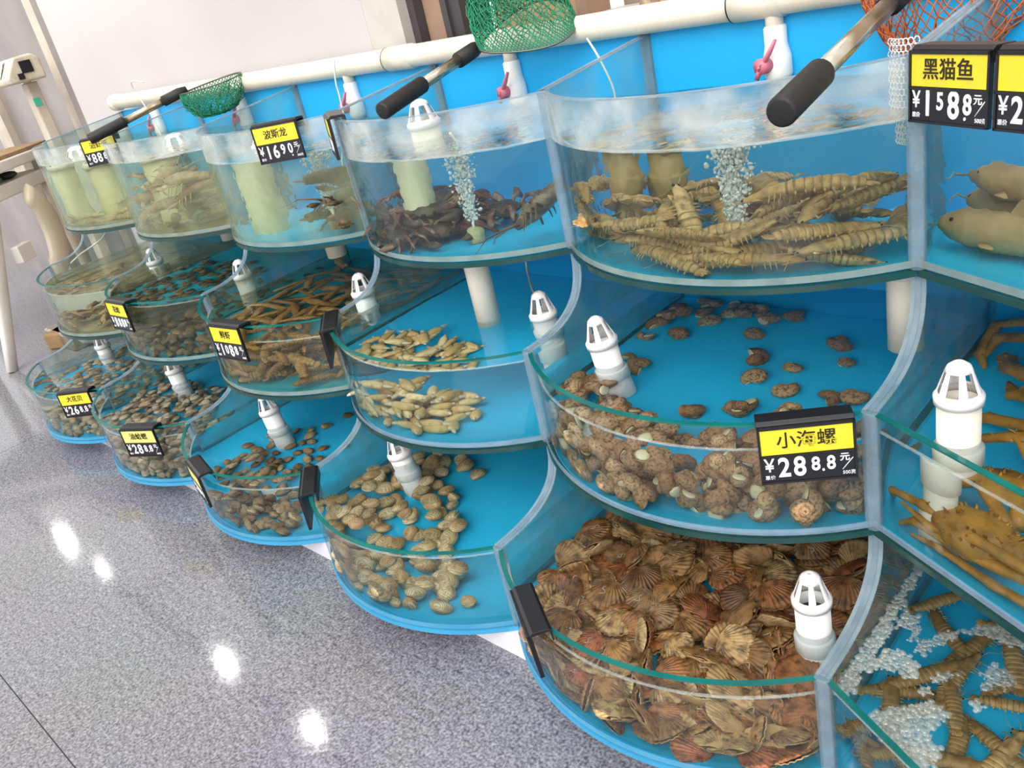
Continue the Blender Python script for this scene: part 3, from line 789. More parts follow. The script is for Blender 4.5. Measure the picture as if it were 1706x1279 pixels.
# ---------------------------------------------------------------- landing nets
def net_mat(nm, h, h2): return mat(nm, h, 0.6, h2, 40)
M_green = net_mat('green_netting', '#1f8f66', '#157a55')
M_orange = net_mat('orange_netting', '#d3713a', '#c05f2c')
M_wire = mat('hoop_wire', '#6f6f66', 0.35, metal=0.7)
def landing_net(a, b, width, length, bag, sagv, label, m, seed, cell=(22, 12), tilt=0.0, grip=0.19, rod=0.0105, fer=True, hdir=None):
    """handle from a (grip end) to b (ferrule); hoop continues past b"""
    a, b = Vector(a), Vector(b); fwd = (b - a).normalized()
    root = empty('landing_net', a)
    side = fwd.cross(Vector((0, 0, 1))).normalized(); up = side.cross(fwd)
    q = Quaternion(fwd, tilt); side = q @ side; up = q @ up
    L_ = lambda p: p - a
    gl = a + fwd * grip
    mb = MB(); mb.tube([L_(gl - fwd * 0.01), L_(b)], rod, 18); mb.build('handle', M_steel, root)
    mb = MB(); mb.tube([L_(a), L_(a + fwd * 0.001), L_(a + fwd * 0.004), L_(gl - fwd * 0.003), L_(gl)], [rod * 1.15, rod * 1.42, rod * 1.5, rod * 1.5, rod * 1.4], 20); mb.build('grip', M_rub, root)
    if fer:
        mb = MB(); mb.tube([L_(b - fwd * 0.025), L_(b + fwd * 0.03), L_(b + fwd * 0.055)], [rod * 1.45, rod * 1.45, rod * 0.9], 16); mb.build('ferrule', M_rub, root)
    s0 = b + fwd * 0.045
    if hdir is not None:
        fwd = Vector(hdir).normalized(); side = fwd.cross(Vector((0, 0, 1))).normalized(); side = Quaternion(fwd, tilt) @ side
        s0 = b + fwd * 0.03
    n = 36
    def hp(t):  # hoop outline, rounded triangle
        an = 2 * PI * t
        x = (1 - math.cos(an)) / 2; y = math.sin(an)
        return s0 + fwd * (length * x) + side * (width / 2 * y * (0.35 + 0.65 * x) * 1.25)
    mb = MB(); mb.tube([L_(hp(i / n)) for i in range(n)] + [L_(hp(0))], 0.0022, 8); mb.build('hoop', M_wire, root)
    cen = s0 + fwd * length * 0.58
    random.seed(seed); rows = []
    nr, nc = cell[1], cell[0] * 2
    for j in range(nr + 1):
        t = j / nr; row = []
        for i in range(nc):
            h = hp(i / nc)
            rr = math.cos(t * PI / 2) ** 0.75
            p = cen + (h - cen) * max(rr, 0.04) + Vector(sagv) * (bag * math.sin(t * PI / 2))
            p += 0.006 * math.sin(t * PI) * Vector((math.sin(i * 1.9 + j), math.cos(i * 2.3 + 1.7 * j), math.sin(i * 1.1 - j)))
            row.append(L_(p))
        rows.append(row)
    # diamond netting: threads along both diagonals
    mb = MB()
    for i in range(nc):
        for sgn in (1, -1):
            pth = [rows[j][(i + sgn * (j // 1)) % nc] for j in range(nr + 1)]
            mb.tube(pth, 0.0011, 4, caps=False)
    mb.build('netting', m, root)
    tag(root, label, 'landing net')
    return root
landing_net((-2.307, -0.10, 0.970), (-2.19, 0.13, 1.026), 0.11, 0.20, 0.085, (0.05, -0.1, -1.0), 'green landing net with black grip lying over the far end tanks', M_green, 1, tilt=0.12, grip=0.115, cell=(32, 14), hdir=(0.17, 0.15, 0.02))
landing_net((-0.871, -0.128, 0.972), (-0.905, 0.135, 1.016), 0.17, 0.20, 0.13, (-0.35, 0.02, 1.0), 'green landing net with black grip lying on the crab tank rim', M_green, 2, tilt=0.5, grip=0.125, cell=(46, 24), hdir=(0.126, 0.165, 0.03))
landing_net((-0.045, -0.25, 0.952), (-0.062, 0.11, 1.010), 0.26, 0.22, 0.17, (0.05, 0.0, -0.8), 'orange landing net with long steel handle over the mantis shrimp tank', M_orange, 3, tilt=0.1, grip=0.11, rod=0.0115, cell=(24, 12))

# ---------------------------------------------------------------- table, platform scale and litter at the far end
M_wplast = mat('white_table_plastic', '#e9e4dc', 0.4, '#dcd6cc', 5)
M_cplast = mat('cream_table_plastic', '#ded2ba', 0.4, '#d2c5aa', 5)
tb = empty('plastic_table', (-4.6, -0.1, 0))
e1 = Vector((-0.677, 0.736, 0)); e2 = Vector((-0.736, -0.677, 0))       # along visible edge, away from it
A = Vector((-4.07, 0.045, 0))
def TB(mb, name, m):
    mb.v = [tuple(Vector(v) - tb.location) for v in mb.v]; return mb.build(name, m, tb)
def tq(s, t, z): return A + e1 * s + e2 * t + Vector((0, 0, z))
def slab(s0, s1, t0, t1, z0, z1, nm, m, bv=0.008):
    mb = MB(); vs = [tq(s, t, z) for z in (z0, z1) for s, t in ((s0, t0), (s0, t1), (s1, t1), (s1, t0))]
    mb.add(vs, [(0, 1, 2, 3)[::-1], (4, 5, 6, 7), (0, 1, 5, 4), (1, 2, 6, 5), (2, 3, 7, 6), (3, 0, 4, 7)], 0, False)
    o = TB(mb, nm, m); bevel(o, bv, 3); return o
slab(-0.05, 0.62, 0.0, 0.9, 0.815, 0.865, 'tabletop', M_wplast)
slab(-0.03, 0.60, 0.02, 0.88, 0.70, 0.765, 'lower_shelf', M_wplast)
for s_, t_ in ((0.0, 0.05), (0.57, 0.05), (0.0, 0.85), (0.57, 0.85)):
    slab(s_ - 0.03, s_ + 0.03, t_ - 0.03, t_ + 0.03, 0.765, 0.815, 'corner_block', M_wplast, 0.004)
    d_ = (e1 * (-0.30 if s_ < 0.2 else 0.10)) + (e2 * (0.05 if t_ < 0.2 else 0.1))
    mb = MB(); p0 = tq(s_, t_, 0.70); p1 = p0 + d_; p1.z = 0.0
    pts = [p0.lerp(p1, k / 6) for k in range(7)]
    mb.tube(pts, [0.062, 0.058, 0.053, 0.048, 0.043, 0.038, 0.034], 8, 0, 0.55, up=e2)
    TB(mb, 'leg', M_wplast if s_ < 0.2 else M_cplast)
# arched brace under the far side
mb = MB(); pts = []
for k in range(13):
    a = PI * (0.12 + 0.86 * k / 12)
    c = tq(0.20, -0.04, 0.52); pts.append(c + e1 * (-0.13 * math.sin(a) + 0.06) * -1.0 + Vector((0, 0, 0.19 * math.cos(a))) )
mb.tube(pts, [0.055, 0.06, 0.07, 0.075, 0.08, 0.08, 0.08, 0.08, 0.08, 0.075, 0.07, 0.065, 0.06], 12, 0, 0.35, up=e2); TB(mb, 'arched_brace', M_cplast)
slab(-0.02, 0.10, -0.01, 0.03, 0.42, 0.50, 'cross_brace', M_wplast, 0.005)
tag(tb, 'white plastic two-deck table with splayed legs at the left edge', 'table')
mb = MB(); M_card2 = mat('brown_cardboard', '#a88a62', 0.8, '#8d7150', 12)
vs = [tq(s, t, z) for z in (0.8665, 0.882) for s, t in ((0.0, 0.03), (0.0, 0.8), (0.75, 0.8), (0.75, 0.03))]
mb.add(vs, [(0, 1, 2, 3)[::-1], (4, 5, 6, 7), (0, 1, 5, 4), (1, 2, 6, 5), (2, 3, 7, 6), (3, 0, 4, 7)], 0, False)
tag(mb.build('cardboard_sheet', M_card2), 'brown cardboard sheet lying on the white plastic table', 'cardboard')
# packets on the lower shelf
for (s_, t_, hx, nm, lb) in ((0.08, 0.10, '#c23a3a', 'snack_packet', 'red packet on the lower shelf of the white table'), (0.22, 0.12, '#3a7a4a', 'snack_packet', 'dark green packet on the lower shelf of the white table'), (0.36, 0.12, '#3c3a3c', 'snack_packet', 'black packet on the lower shelf of the white table')):
    mb = MB(); mb.ball(tq(s_, t_, 0.782), (0.055, 0.05, 0.018), 12, 6); tag(mb.build(nm, mat(lb[:9], hx, 0.5)), lb, 'packet')

sc_ = empty('platform_scale', (-3.99, 0.37, 0))
M_scale = mat('scale_plastic', '#d3c9b6', 0.45, '#b9ad98', 20)
mb = MB(); mb.box((0, -0.15, 0.04), (0.34, 0.42, 0.08)); bevel(mb.build('platform', M_steel, sc_), 0.01)
mb = MB(); mb.box((0, 0, 0.60), (0.075, 0.05, 1.12)); bevel(mb.build('column', M_cream, sc_), 0.006)
hd = MB(); hd.prism([(-0.11, 1.165), (0.05, 1.165), (0.05, 1.255), (0.02, 1.275), (-0.06, 1.27), (-0.115, 1.19)], 'x', -0.14, 0.11)
bevel(hd.build('display_head', M_scale, sc_), 0.01, 3)
mb = MB(); mb.add([(-0.12, -0.114, 1.2), (0.02, -0.114, 1.2), (0.02, -0.072, 1.265), (-0.12, -0.072, 1.265)], [(0, 1, 2, 3)]); mb.build('display_screen', mat('scale_screen', '#a7ada3', 0.2), sc_)
mb = MB(); mb.box((0.112, -0.02, 1.225), (0.006, 0.05, 0.05)); mb.box((0.112, -0.055, 1.19), (0.006, 0.025, 0.025)); mb.build('side_buttons', M_black, sc_)
mb = MB(); mb.box((0.0385, -0.01, 1.075), (0.002, 0.03, 0.035)); mb.build('green_tape', mat('green_tape', '#45bf9c', 0.5), sc_)
tag(sc_, 'beige platform scale with tilted display head beside the doorway', 'scale')

random.seed(11)
mb = MB(); rows = []
for i in range(9):
    t = PI * i / 8; rows.append([Vector((0.09 * math.sin(t) * math.cos(2 * PI * k / 14) * (1 + 0.25 * math.sin(5 * k + i)), 0.06 * math.sin(t) * math.sin(2 * PI * k / 14) * (1 + 0.2 * math.cos(3 * k + i)), 0.045 - 0.045 * math.cos(t))) for k in range(14)])
mb.grid(rows, close=True)
tag(mb.build('plastic_bag', M_white, None, (-3.86, 0.10, 0.001)), 'crumpled white plastic bag on the floor behind the far end tank', 'bag')
mb = MB(); mb.box((0, 0, 0.04), (0.16, 0.11, 0.08)); o = mb.build('cardboard_box', M_card2, None, (-4.0, 0.05, 0), (0, 0, 0.5)); bevel(o, 0.01)
tag(o, 'small brown cardboard box on the floor beside the table leg', 'box')
mb = MB(); mb.lathe([(0.001, 0), (0.022, 0), (0.022, 0.03), (0.012, 0.038), (0.012, 0.045), (0.001, 0.045)], 16)
tag(mb.build('bottle_cap', mat('red_plastic', '#c2553f', 0.4), None, (-3.28, -0.30, 0)), 'small red plastic cap on the floor by the far end tank', 'cap')
# ---------------------------------------------------------------- heaping
def heap(n, t, count, r, h, seed, region=None, mg=0.03, cx=6, pts=None, squash=0.75):
    """list of (x, y, z) resting on the floor of a tank or on each other; region = function(x, y) -> weight"""
    rnd = random.Random(seed); out = []; cell = {}
    z0 = ZB[t] + 0.001
    def zat(x, y):
        z = z0 + h * 0.5; gx, gy = int(x / (2 * r)), int(y / (2 * r))
        for a in (-1, 0, 1):
            for b in (-1, 0, 1):
                for q in cell.get((gx + a, gy + b), ()):
                    dd = math.hypot(q[0] - x, q[1] - y) / (1.7 * r)
                    if dd < 1: z = max(z, q[2] + h * squash * math.sqrt(1 - dd * dd))
        return z
    def put(x, y):
        z = zat(x, y); out.append((x, y, z)); cell.setdefault((int(x / (2 * r)), int(y / (2 * r))), []).append((x, y, z))
    for p in pts or []: put(*p)
    x0, x1 = (n * W, n * W + W) if n < 0 else (0, 0.6)
    tries = 0
    while len(out) < count and tries < count * 60:
        best = None
        for _ in range(cx):
            tries += 1
            x, y = rnd.uniform(x0, x1), rnd.uniform(YF[t] - SAG if n < 0 else -0.55, YB)
            if not in_bay(x, y, n, t, mg): continue
            w_ = region(x, y) if region else 1.0
            if rnd.random() > w_: continue
            z = zat(x, y)
            if best is None or z < best[0]: best = (z, x, y)
        if best: put(best[1], best[2])
    return out
def inpoly(P):
    def f(x, y):
        c = False; j = len(P) - 1
        for i in range(len(P)):
            if (P[i][1] > y) != (P[j][1] > y) and x < (P[j][0] - P[i][0]) * (y - P[i][1]) / (P[j][1] - P[i][1]) + P[i][0]: c = not c
            j = i
        return 1.0 if c else 0.0
    return f
def rand_rot(o, rnd, tilt, flip=0.0):
    a = rnd.uniform(0, 2 * PI); tl = rnd.gauss(0, tilt)
    if rnd.random() < flip: tl += rnd.choice((-1, 1)) * rnd.uniform(0.9, 2.2)
    ax = Vector((math.cos(a), math.sin(a), 0))
    q = Quaternion(ax, tl) @ Quaternion((0, 0, 1), rnd.uniform(0, 2 * PI))
    o.rotation_mode = 'QUATERNION'; o.rotation_quaternion = q
def scatter(protos, places, seed, tilt, smin=0.85, smax=1.15, flip=0.0, labels=None, hide_first=True):
    rnd = random.Random(seed); used = set(); res = []
    for i, p in enumerate(places):
        k = rnd.randrange(len(protos)); pr = protos[k]
        if k not in used: o = pr; used.add(k)
        else: o = copy_tree(pr)
        o.location = p; rand_rot(o, rnd, tilt, flip)
        s = rnd.uniform(smin, smax); o.scale = (s, s, s)
        res.append(o)
    for k, pr in enumerate(protos):
        if k not in used: 
            for c in KIDS.get(pr.name, []): bpy.data.objects.remove(c)
            bpy.data.objects.remove(pr)
    return res
def relabel(objs, fn):
    for o in objs: o['label'] = fn(o)

# ---------------------------------------------------------------- shells
def clam_valve(L_, Wd, H, up, seed, ridges=16, amp=0.0005, umbo=0.32, nr=15, na=26):
    rnd = random.Random(seed); rows = []
    sg = 1 if up else -1
    ux = -L_ * umbo * 0.3; uy = Wd * 0.30
    for i in range(nr + 1):
        t = i / nr; row = []
        for k in range(na):
            a = 2 * PI * k / na
            ox = L_ / 2 * math.cos(a) * (1 + 0.05 * math.cos(2 * a + 0.5)); oy = Wd / 2 * math.sin(a) * (1 + 0.12 * math.cos(a))
            x = ux * (1 - t) + ox * t; y = uy * (1 - t) + oy * t
            z = H / 2 * (1 - t ** 2.4) ** 0.62 + amp * math.sin(t * ridges * PI) * (t < 0.99)
            row.append((x, y, sg * max(z, 0.0)))
        rows.append(row if up else row[::-1])
    mb = MB(); mb.grid(rows[::-1] if True else rows, close=True)
    return mb
def fix_normals(o):
    import bmesh
    bm = bmesh.new(); bm.from_mesh(o.data); bmesh.ops.recalc_face_normals(bm, faces=bm.faces); bm.to_mesh(o.data); bm.free()
def make_clam(name, L_, Wd, H, m, label, group, seed, ridges=16, amp=0.0005, m2=None):
    o = clam_valve(L_, Wd, H, True, seed, ridges, amp).build(name, m)
    c = clam_valve(L_ * 0.985, Wd * 0.985, H, False, seed, ridges, amp).build('lower_valve', m2 or m, o)
    fix_normals(o); fix_normals(c)
    tag(o, label, 'clam', group); regkids(o); make_clam.last = o
    return o
def scallop_valve(D, H, up, nrib=17, amp=0.0011, nph=68, nr=10):
    sg = 1 if up else -1; rows = []
    for i in range(nr + 1):
        t = i / nr; row = []
        for k in range(nph + 1):
            ph = math.radians(-78 + 156 * k / nph)
            R = D * (0.30 + 0.70 * math.cos(ph) ** 0.8)
            rib = math.cos(ph / math.radians(156) * nrib * 2 * PI)
            rr = R * t * (1 + 0.02 * rib * t)
            z = H * math.sin(PI * min(1, 0.08 + 0.92 * t)) ** 0.7 * (0.45 + 0.55 * math.cos(ph)) * (1 - 0.35 * t) + amp * rib * math.sqrt(t) * (1 - 0.2 * t)
            z += 0.0005 * math.sin(t * 9 * PI)
            row.append((rr * math.sin(ph), rr * math.cos(ph) - D * 0.5, sg * max(z, 0.0003)))
        rows.append(row)
    mb = MB(); mb.grid(rows)
    # ears beside the hinge
    for s in (-1, 1):
        a = D * 0.30
        mb.add([(0, -D * 0.5, sg * 0.002), (s * a, -D * 0.505, sg * 0.0008), (s * a * 0.9, -D * 0.40, sg * 0.001), (s * a * 0.35, -D * 0.36, sg * 0.004)], [(0, 1, 2, 3)])
    return mb
M_scal = mat('scallop_shell', '#9a6a3c', 0.35, '#5a3c24', 75, 4, bump=0.5, bscale=160, cols=['#8a6040', '#c48a4c', '#d0a066', '#a87444', '#c8744a', '#dcb47c', '#987048', '#c67e4a'], pos=(0.44, 0.70), rand=0.15)
M_scal2 = mat('scallop_lower_shell', '#c39a66', 0.35, '#6a4a2c', 60, 4, bump=0.4, bscale=160, cols=['#cfa06a', '#e2c08e', '#bd8c5a', '#dcb078'], pos=(0.45, 0.72))
M_worm = mat('white_worm_tube', '#d8cbb8', 0.4)
def make_scallop(seed, open_=0.10, D=0.056):
    rnd = random.Random(seed)
    o = scallop_valve(D, D * 0.20, True, amp=0.0013).build('scallop', M_scal)
    c = scallop_valve(D * 0.99, D * 0.15, False, amp=0.0012).build('lower_valve', M_scal2, o)
    c.location = (0, 0, -0.001); c.rotation_euler = (-open_, 0, 0)
    for q in (o, c):
        for v in q.data.vertices:
            v.co.z += 0.0016 * noise.noise(v.co * 90 + Vector((seed, 0, 0)))
        sm = q.modifiers.new('thickness', 'SOLIDIFY'); sm.thickness = 0.0012
    if seed % 3 == 0:
        mb = MB(); pts = [Vector((0.004 * math.sin(i * 0.9) + 0.004, -0.01 + i * 0.0022, D * 0.19 + 0.0005 * (i % 2))) for i in range(9)]
        mb.tube(pts, 0.0008, 5); mb.build('worm_tube', M_worm, o)
    tag(o, 'brown ribbed scallop heaped in the bottom tank nearest the camera', 'scallop', 'brown scallops in the bottom row tank'); regkids(o)
    return o
sc_protos = [make_scallop(s, (0.08, 0.14, 0.05, 0.18, 0.1)[s % 5], 0.060 + 0.003 * (s % 3)) for s in range(6)]
pl = heap(-1, 'L', 280, 0.025, 0.022, 21, region=lambda x, y: 1.0 if y < -0.02 else 0.35, mg=0.036)
SCALLOPS = scatter(sc_protos, pl, 22, 0.55, 0.85, 1.18, 0.25)

# cream clams (bottom tank, second from the near end)
M_clam = mat('cream_clam_shell', '#c8b684', 0.35, '#a8875a', 55, 3, bump=0.2, bscale=120, rings=(130, '#7a5f3c', 0.75, (0, -0.009, 0)), cols=['#e6d3a4', '#d6bd88', '#f0deb6', '#cbaa76', '#dcb988', '#e0d0a8', '#c8a878', '#c99a70'], pos=(0.5, 0.75), rand=0.1)
cl_protos = [make_clam('clam', 0.042, 0.034, 0.029, M_clam, 'cream ridged clam on the blue floor of the bottom tank', 'cream clams in the bottom row tank', s, 16, 0.0010) for s in range(3)]
LP4 = [(-1.188, -0.34), (-1.185, -0.154), (-1.126, -0.10), (-1.002, -0.03), (-0.93, -0.09), (-0.905, -0.17), (-0.80, -0.26), (-0.80, -0.33), (-0.82, -0.42), (-0.95, -0.45), (-1.08, -0.42), (-1.16, -0.37)]
fp4 = inpoly(LP4)
pl = heap(-2, 'L', 122, 0.019, 0.02, 31, region=lambda x, y: fp4(x, y) * (1.0 if x < -0.98 or y < -0.33 else 0.6), mg=0.022, cx=4, pts=[(-0.735, -0.33), (-0.77, -0.37)])
CLAMS = scatter(cl_protos, pl, 32, 0.5, 0.82, 1.2, 0.2)
CLAMS[0]['label'] = 'cream clam lying alone on the open blue floor, rightmost of its tank'
CLAMS[1]['label'] = 'second cream clam lying apart beside the rightmost lone clam'
for o in CLAMS[:2]: o['group'] = 'cream clams in the bottom row tank'

# small brown clams
M_bclam = mat('brown_clam_shell', '#8a6f4a', 0.35, '#5c4830', 60, 3, bump=0.25, bscale=120, rings=(150, '#4a3420', 0.7, (0, -0.007, 0)), cols=['#bd9868', '#9a7448', '#ccaa7a', '#7a5838', '#c09f72', '#dcc092'], pos=(0.5, 0.75), rand=0.1)
bc_protos = [make_clam('clam', 0.034, 0.025, 0.020, M_bclam, 'small brown clam scattered in the bottom tank with two slanting signs', 'small brown clams in the bottom row tank', 40 + s, 12, 0.0008) for s in range(3)]
P3 = [(-1.677, -0.26), (-1.645, -0.26), (-1.637, -0.162), (-1.604, -0.144), (-1.664, -0.193), (-1.631, -0.203), (-1.594, -0.182), (-1.565, -0.122), (-1.538, -0.144), (-1.504, -0.162), (-1.537, -0.087), (-1.523, -0.023), (-1.607, -0.229), (-1.589, -0.262), (-1.556, -0.243), (-1.542, -0.206), (-1.494, -0.216), (-1.616, -0.297), (-1.625, -0.323), (-1.492, -0.25), (-1.43, -0.26), (-1.435, -0.224), (-1.403, -0.244), (-1.404, -0.206), (-1.441, -0.17), (-1.391, -0.135), (-1.471, -0.197), (-1.473, -0.284), (-1.561, -0.307), (-1.558, -0.34), (-1.505, -0.316), (-1.474, -0.309), (-1.524, -0.179)]
f3 = inpoly([(-1.70, -0.34), (-1.60, -0.26), (-1.42, -0.27), (-1.38, -0.31), (-1.31, -0.35), (-1.31, -0.40), (-1.42, -0.43), (-1.55, -0.42), (-1.65, -0.39)])
pl = heap(-3, 'L', 96, 0.016, 0.018, 41, region=f3, mg=0.02, pts=P3)
BCLAMS = scatter(bc_protos, pl, 42, 0.5, 0.8, 1.15, 0.1)

# grey clam heap and tiny clams
M_gclam = mat('grey_clam_shell', '#8d8570', 0.45, '#6b634e', 60, 3, cols=['#b8a486', '#d0bd9e', '#947e62', '#aa8e68', '#d8c6a8', '#bc9a76'], pos=(0.5, 0.75), rand=0.12)
gc_protos = [make_clam('grey_clam', 0.032, 0.026, 0.021, M_gclam, 'small grey clam in the heap behind the faded 28.88 sign', 'small grey clams in the bottom row tank', 50 + s, 12, 0.0005) for s in range(2)]  # clams like their neighbours, only set apart under a category of their own
g2 = inpoly([(-2.385, -0.36), (-2.385, -0.16), (-2.22, -0.10), (-2.10, -0.09), (-1.97, -0.20), (-1.86, -0.33), (-1.84, -0.43), (-2.05, -0.46), (-2.3, -0.42)])
pl = heap(-4, 'L', 285, 0.015, 0.0175, 51, region=lambda x, y: g2(x, y), mg=0.02, cx=4)
GCLAMS = scatter(gc_protos, pl, 52, 0.45, 0.8, 1.15, 0.15)
for o in GCLAMS: o['category'] = 'grey_clam'
M_tclam = mat('tan_clam_shell', '#a8936c', 0.45, '#6f5c40', 60, 3, cols=['#b39d76', '#c6b491', '#8d7750', '#a98a5c', '#d0c3a4'], pos=(0.5, 0.75), rand=0.12)
tc_protos = [make_clam('clam', 0.030, 0.024, 0.019, M_tclam, 'tiny tan clam in the far end bottom tank behind the 26.88 sign', 'tiny tan clams in the bottom row tank', 60 + s, 12, 0.0004) for s in range(2)]
pl = heap(-5, 'L', 290, 0.0145, 0.0172, 61, region=lambda x, y: 1.0 if y < 0.02 else 0.0, mg=0.02, cx=4)
pl.sort(key=lambda p: p[1] - p[2])
TCLAMS = scatter(tc_protos, pl[:75], 62, 0.45, 0.85, 1.2, 0.15)
def bed(name, places, src, label, m, seed, tilt):
    rnd = random.Random(seed); mb = MB(); me = src
    V = [v.co.copy() for v in me.vertices]; F = [tuple(p.vertices) for p in me.polygons]
    for p in places:
        a = rnd.uniform(0, 2 * PI); q = Quaternion(Vector((math.cos(a), math.sin(a), 0)), rnd.gauss(0, tilt)) @ Quaternion((0, 0, 1), rnd.uniform(0, 6.28)); s_ = rnd.uniform(0.85, 1.2)
        mb.add([q @ (v * s_) + Vector(p) for v in V], F)
        mb.add([q @ (Vector((v.x, v.y, -v.z)) * s_) + Vector(p) for v in V], [f[::-1] for f in F])
    return tag(mb.build(name, m), label, 'clam bed', None, 'stuff')
def bed_mat(nm, cs):
    m, N, L = new_mat(nm); b_ = N['Principled BSDF']; b_.inputs['Roughness'].default_value = 0.45
    g_ = N.new('ShaderNodeNewGeometry'); r_ = N.new('ShaderNodeValToRGB')
    while len(r_.color_ramp.elements) < len(cs): r_.color_ramp.elements.new(0.5)
    for i, c in enumerate(cs): r_.color_ramp.elements[i].position = i / (len(cs) - 1); r_.color_ramp.elements[i].color = S(c)
    L.new(g_.outputs['Random Per Island'], r_.inputs[0]); L.new(r_.outputs[0], b_.inputs['Base Color'])
    return m
bed('clam_bed', pl[75:], make_clam.last.data, 'bed of tiny tan clams filling the far end bottom tank', bed_mat('tan_clam_bed', ['#b39d76', '#c6b491', '#8d7750', '#a98a5c', '#d0c3a4', '#9a845c']), 63, 0.45)
M_dclam = mat('dark_clam_shell', '#5d5542', 0.45, '#2f2a20', 60, 3, cols=['#5b523d', '#7b7157', '#443c2c', '#8c8266', '#6a5d42'], pos=(0.5, 0.75), rand=0.12)
pl = heap(-4, 'M', 210, 0.0165, 0.018, 71, region=lambda x, y: 1.0 if y < 0.13 else 0.1, mg=0.022, cx=4)
bed('clam_bed', pl, make_clam.last.data, 'bed of dark clams on the floor of the second middle row tank', bed_mat('dark_clam_bed', ['#5b523d', '#7b7157', '#443c2c', '#8c8266', '#6a5d42', '#3f3828']), 72, 0.45)

# razor clams: long yellowish shells with a soft foot at one end
M_razor = mat('yellow_razor_shell', '#c2a765', 0.4, '#a88e56', 50, 3, cols=['#e6c98c', '#d8b470', '#f0daa4', '#cba666'], pos=(0.48, 0.75), rand=0.1)
M_foot = mat('pale_clam_foot', '#e3d8bc', 0.45, '#cdbf9e', 40)
def make_razor(seed, L_=0.062):
    mb = MB(); k = 10
    mb.tube([(-L_ / 2 + L_ * i / k, 0.0015 * math.sin(i / k * PI), 0) for i in range(k + 1)], [0.006, 0.0096, 0.0108, 0.0114, 0.0118, 0.012, 0.012, 0.0116, 0.011, 0.010, 0.007], 14, 0, 0.72)
    o = mb.build('razor_clam', M_razor)
    mb = MB(); mb.tube([(L_ / 2 - 0.004, 0, 0), (L_ / 2 + 0.004, 0.001, 0), (L_ / 2 + 0.012, 0.002, -0.001), (L_ / 2 + 0.018, 0.004, -0.002)], [0.0045, 0.0055, 0.0045, 0.002], 10, 0, 0.8); mb.build('foot', M_foot, o)
    mb = MB(); mb.tube([(-L_ / 2 + 0.003, 0, 0), (-L_ / 2 - 0.006, 0, 0.001), (-L_ / 2 - 0.009, 0, 0.001)], [0.004, 0.0036, 0.002], 8); mb.build('siphon', M_foot, o)
    tag(o, 'yellow razor clam heaped in the middle row tank', 'razor clam', 'yellow razor clams in the middle row tank'); regkids(o)
    return o
rz = [make_razor(s, 0.047 + 0.004 * s) for s in range(3)]
fr_ = inpoly([(-1.16, -0.14), (-1.13, -0.09), (-1.05, -0.06), (-0.95, -0.05), (-0.86, -0.06), (-0.80, -0.10), (-0.80, -0.19), (-0.86, -0.235), (-1.0, -0.25), (-1.1, -0.22), (-1.17, -0.18)])
pl = heap(-2, 'M', 80, 0.020, 0.017, 81, region=fr_, mg=0.036, cx=4, squash=0.55)
RAZORS = scatter(rz, pl, 82, 0.12, 0.85, 1.1)

# sea snails
M_snail = mat('brown_snail_shell', '#8f7150', 0.5, '#4a3626', 190, 4, bump=0.8, bscale=260, cols=['#c89a68', '#ae7e54', '#d6ae80', '#9c704c', '#dcb68c'], pos=(0.45, 0.72), rand=0.12)
M_oper = mat('cream_operculum', '#e6dcbc', 0.35, '#d9c998', 60)
def make_snail(seed, s=0.021):
    mb = MB(); rows = []; nt, ns = 90, 20; turns = 2.8
    for i in range(nt + 1):
        t = i / nt; th = turns * 2 * PI * t
        k = math.exp(2.1 * (t - 1)); R = s * 0.52 * k; r = s * 0.56 * k; zz_ = s * 1.15 * (1 - k) - s * 0.2
        c = Vector((R * math.cos(th), R * math.sin(th), zz_)); rad = Vector((math.cos(th), math.sin(th), 0)); up = Vector((0, 0, 1))
        row = []
        for j in range(ns):
            a = 2 * PI * j / ns
            rr = r * (1 + 0.05 * math.cos(9 * a) + 0.05 * math.cos(3 * a) + 0.035 * math.sin(i * 2.1))
            row.append(c + rad * (rr * math.cos(a)) + up * (rr * 1.15 * math.sin(a)))
        rows.append(row)
    mb.grid(rows, close=True); mb.add(rows[-1], [tuple(range(ns))])
    o = mb.build('sea_snail', M_snail); fix_normals(o)
    th = turns * 2 * PI; c = Vector((s * 0.52 * math.cos(th), s * 0.52 * math.sin(th), -s * 0.2)); tan = Vector((-math.sin(th), math.cos(th), 0))
    mb = MB(); rad = Vector((math.cos(th), math.sin(th), 0)); up = Vector((0, 0, 1)); rws = []
    for q, off in ((1.0, 0.0008), (0.96, 0.003), (0.6, 0.0042), (0.05, 0.0045)):
        rws.append([c + tan * off + rad * (s * 0.47 * q * math.cos(2 * PI * j / 16)) + up * (s * 0.50 * q * math.sin(2 * PI * j / 16)) for j in range(16)])
    mb.grid(rws, close=True); p = mb.build('operculum', M_oper, o); fix_normals(p)
    tag(o, 'rough brown sea snail in the tank with the large 28.88 sign', 'sea snail', 'brown sea snails in the middle row tank'); regkids(o)
    return o
sn = [make_snail(s, 0.0235 + 0.0015 * s) for s in range(3)]
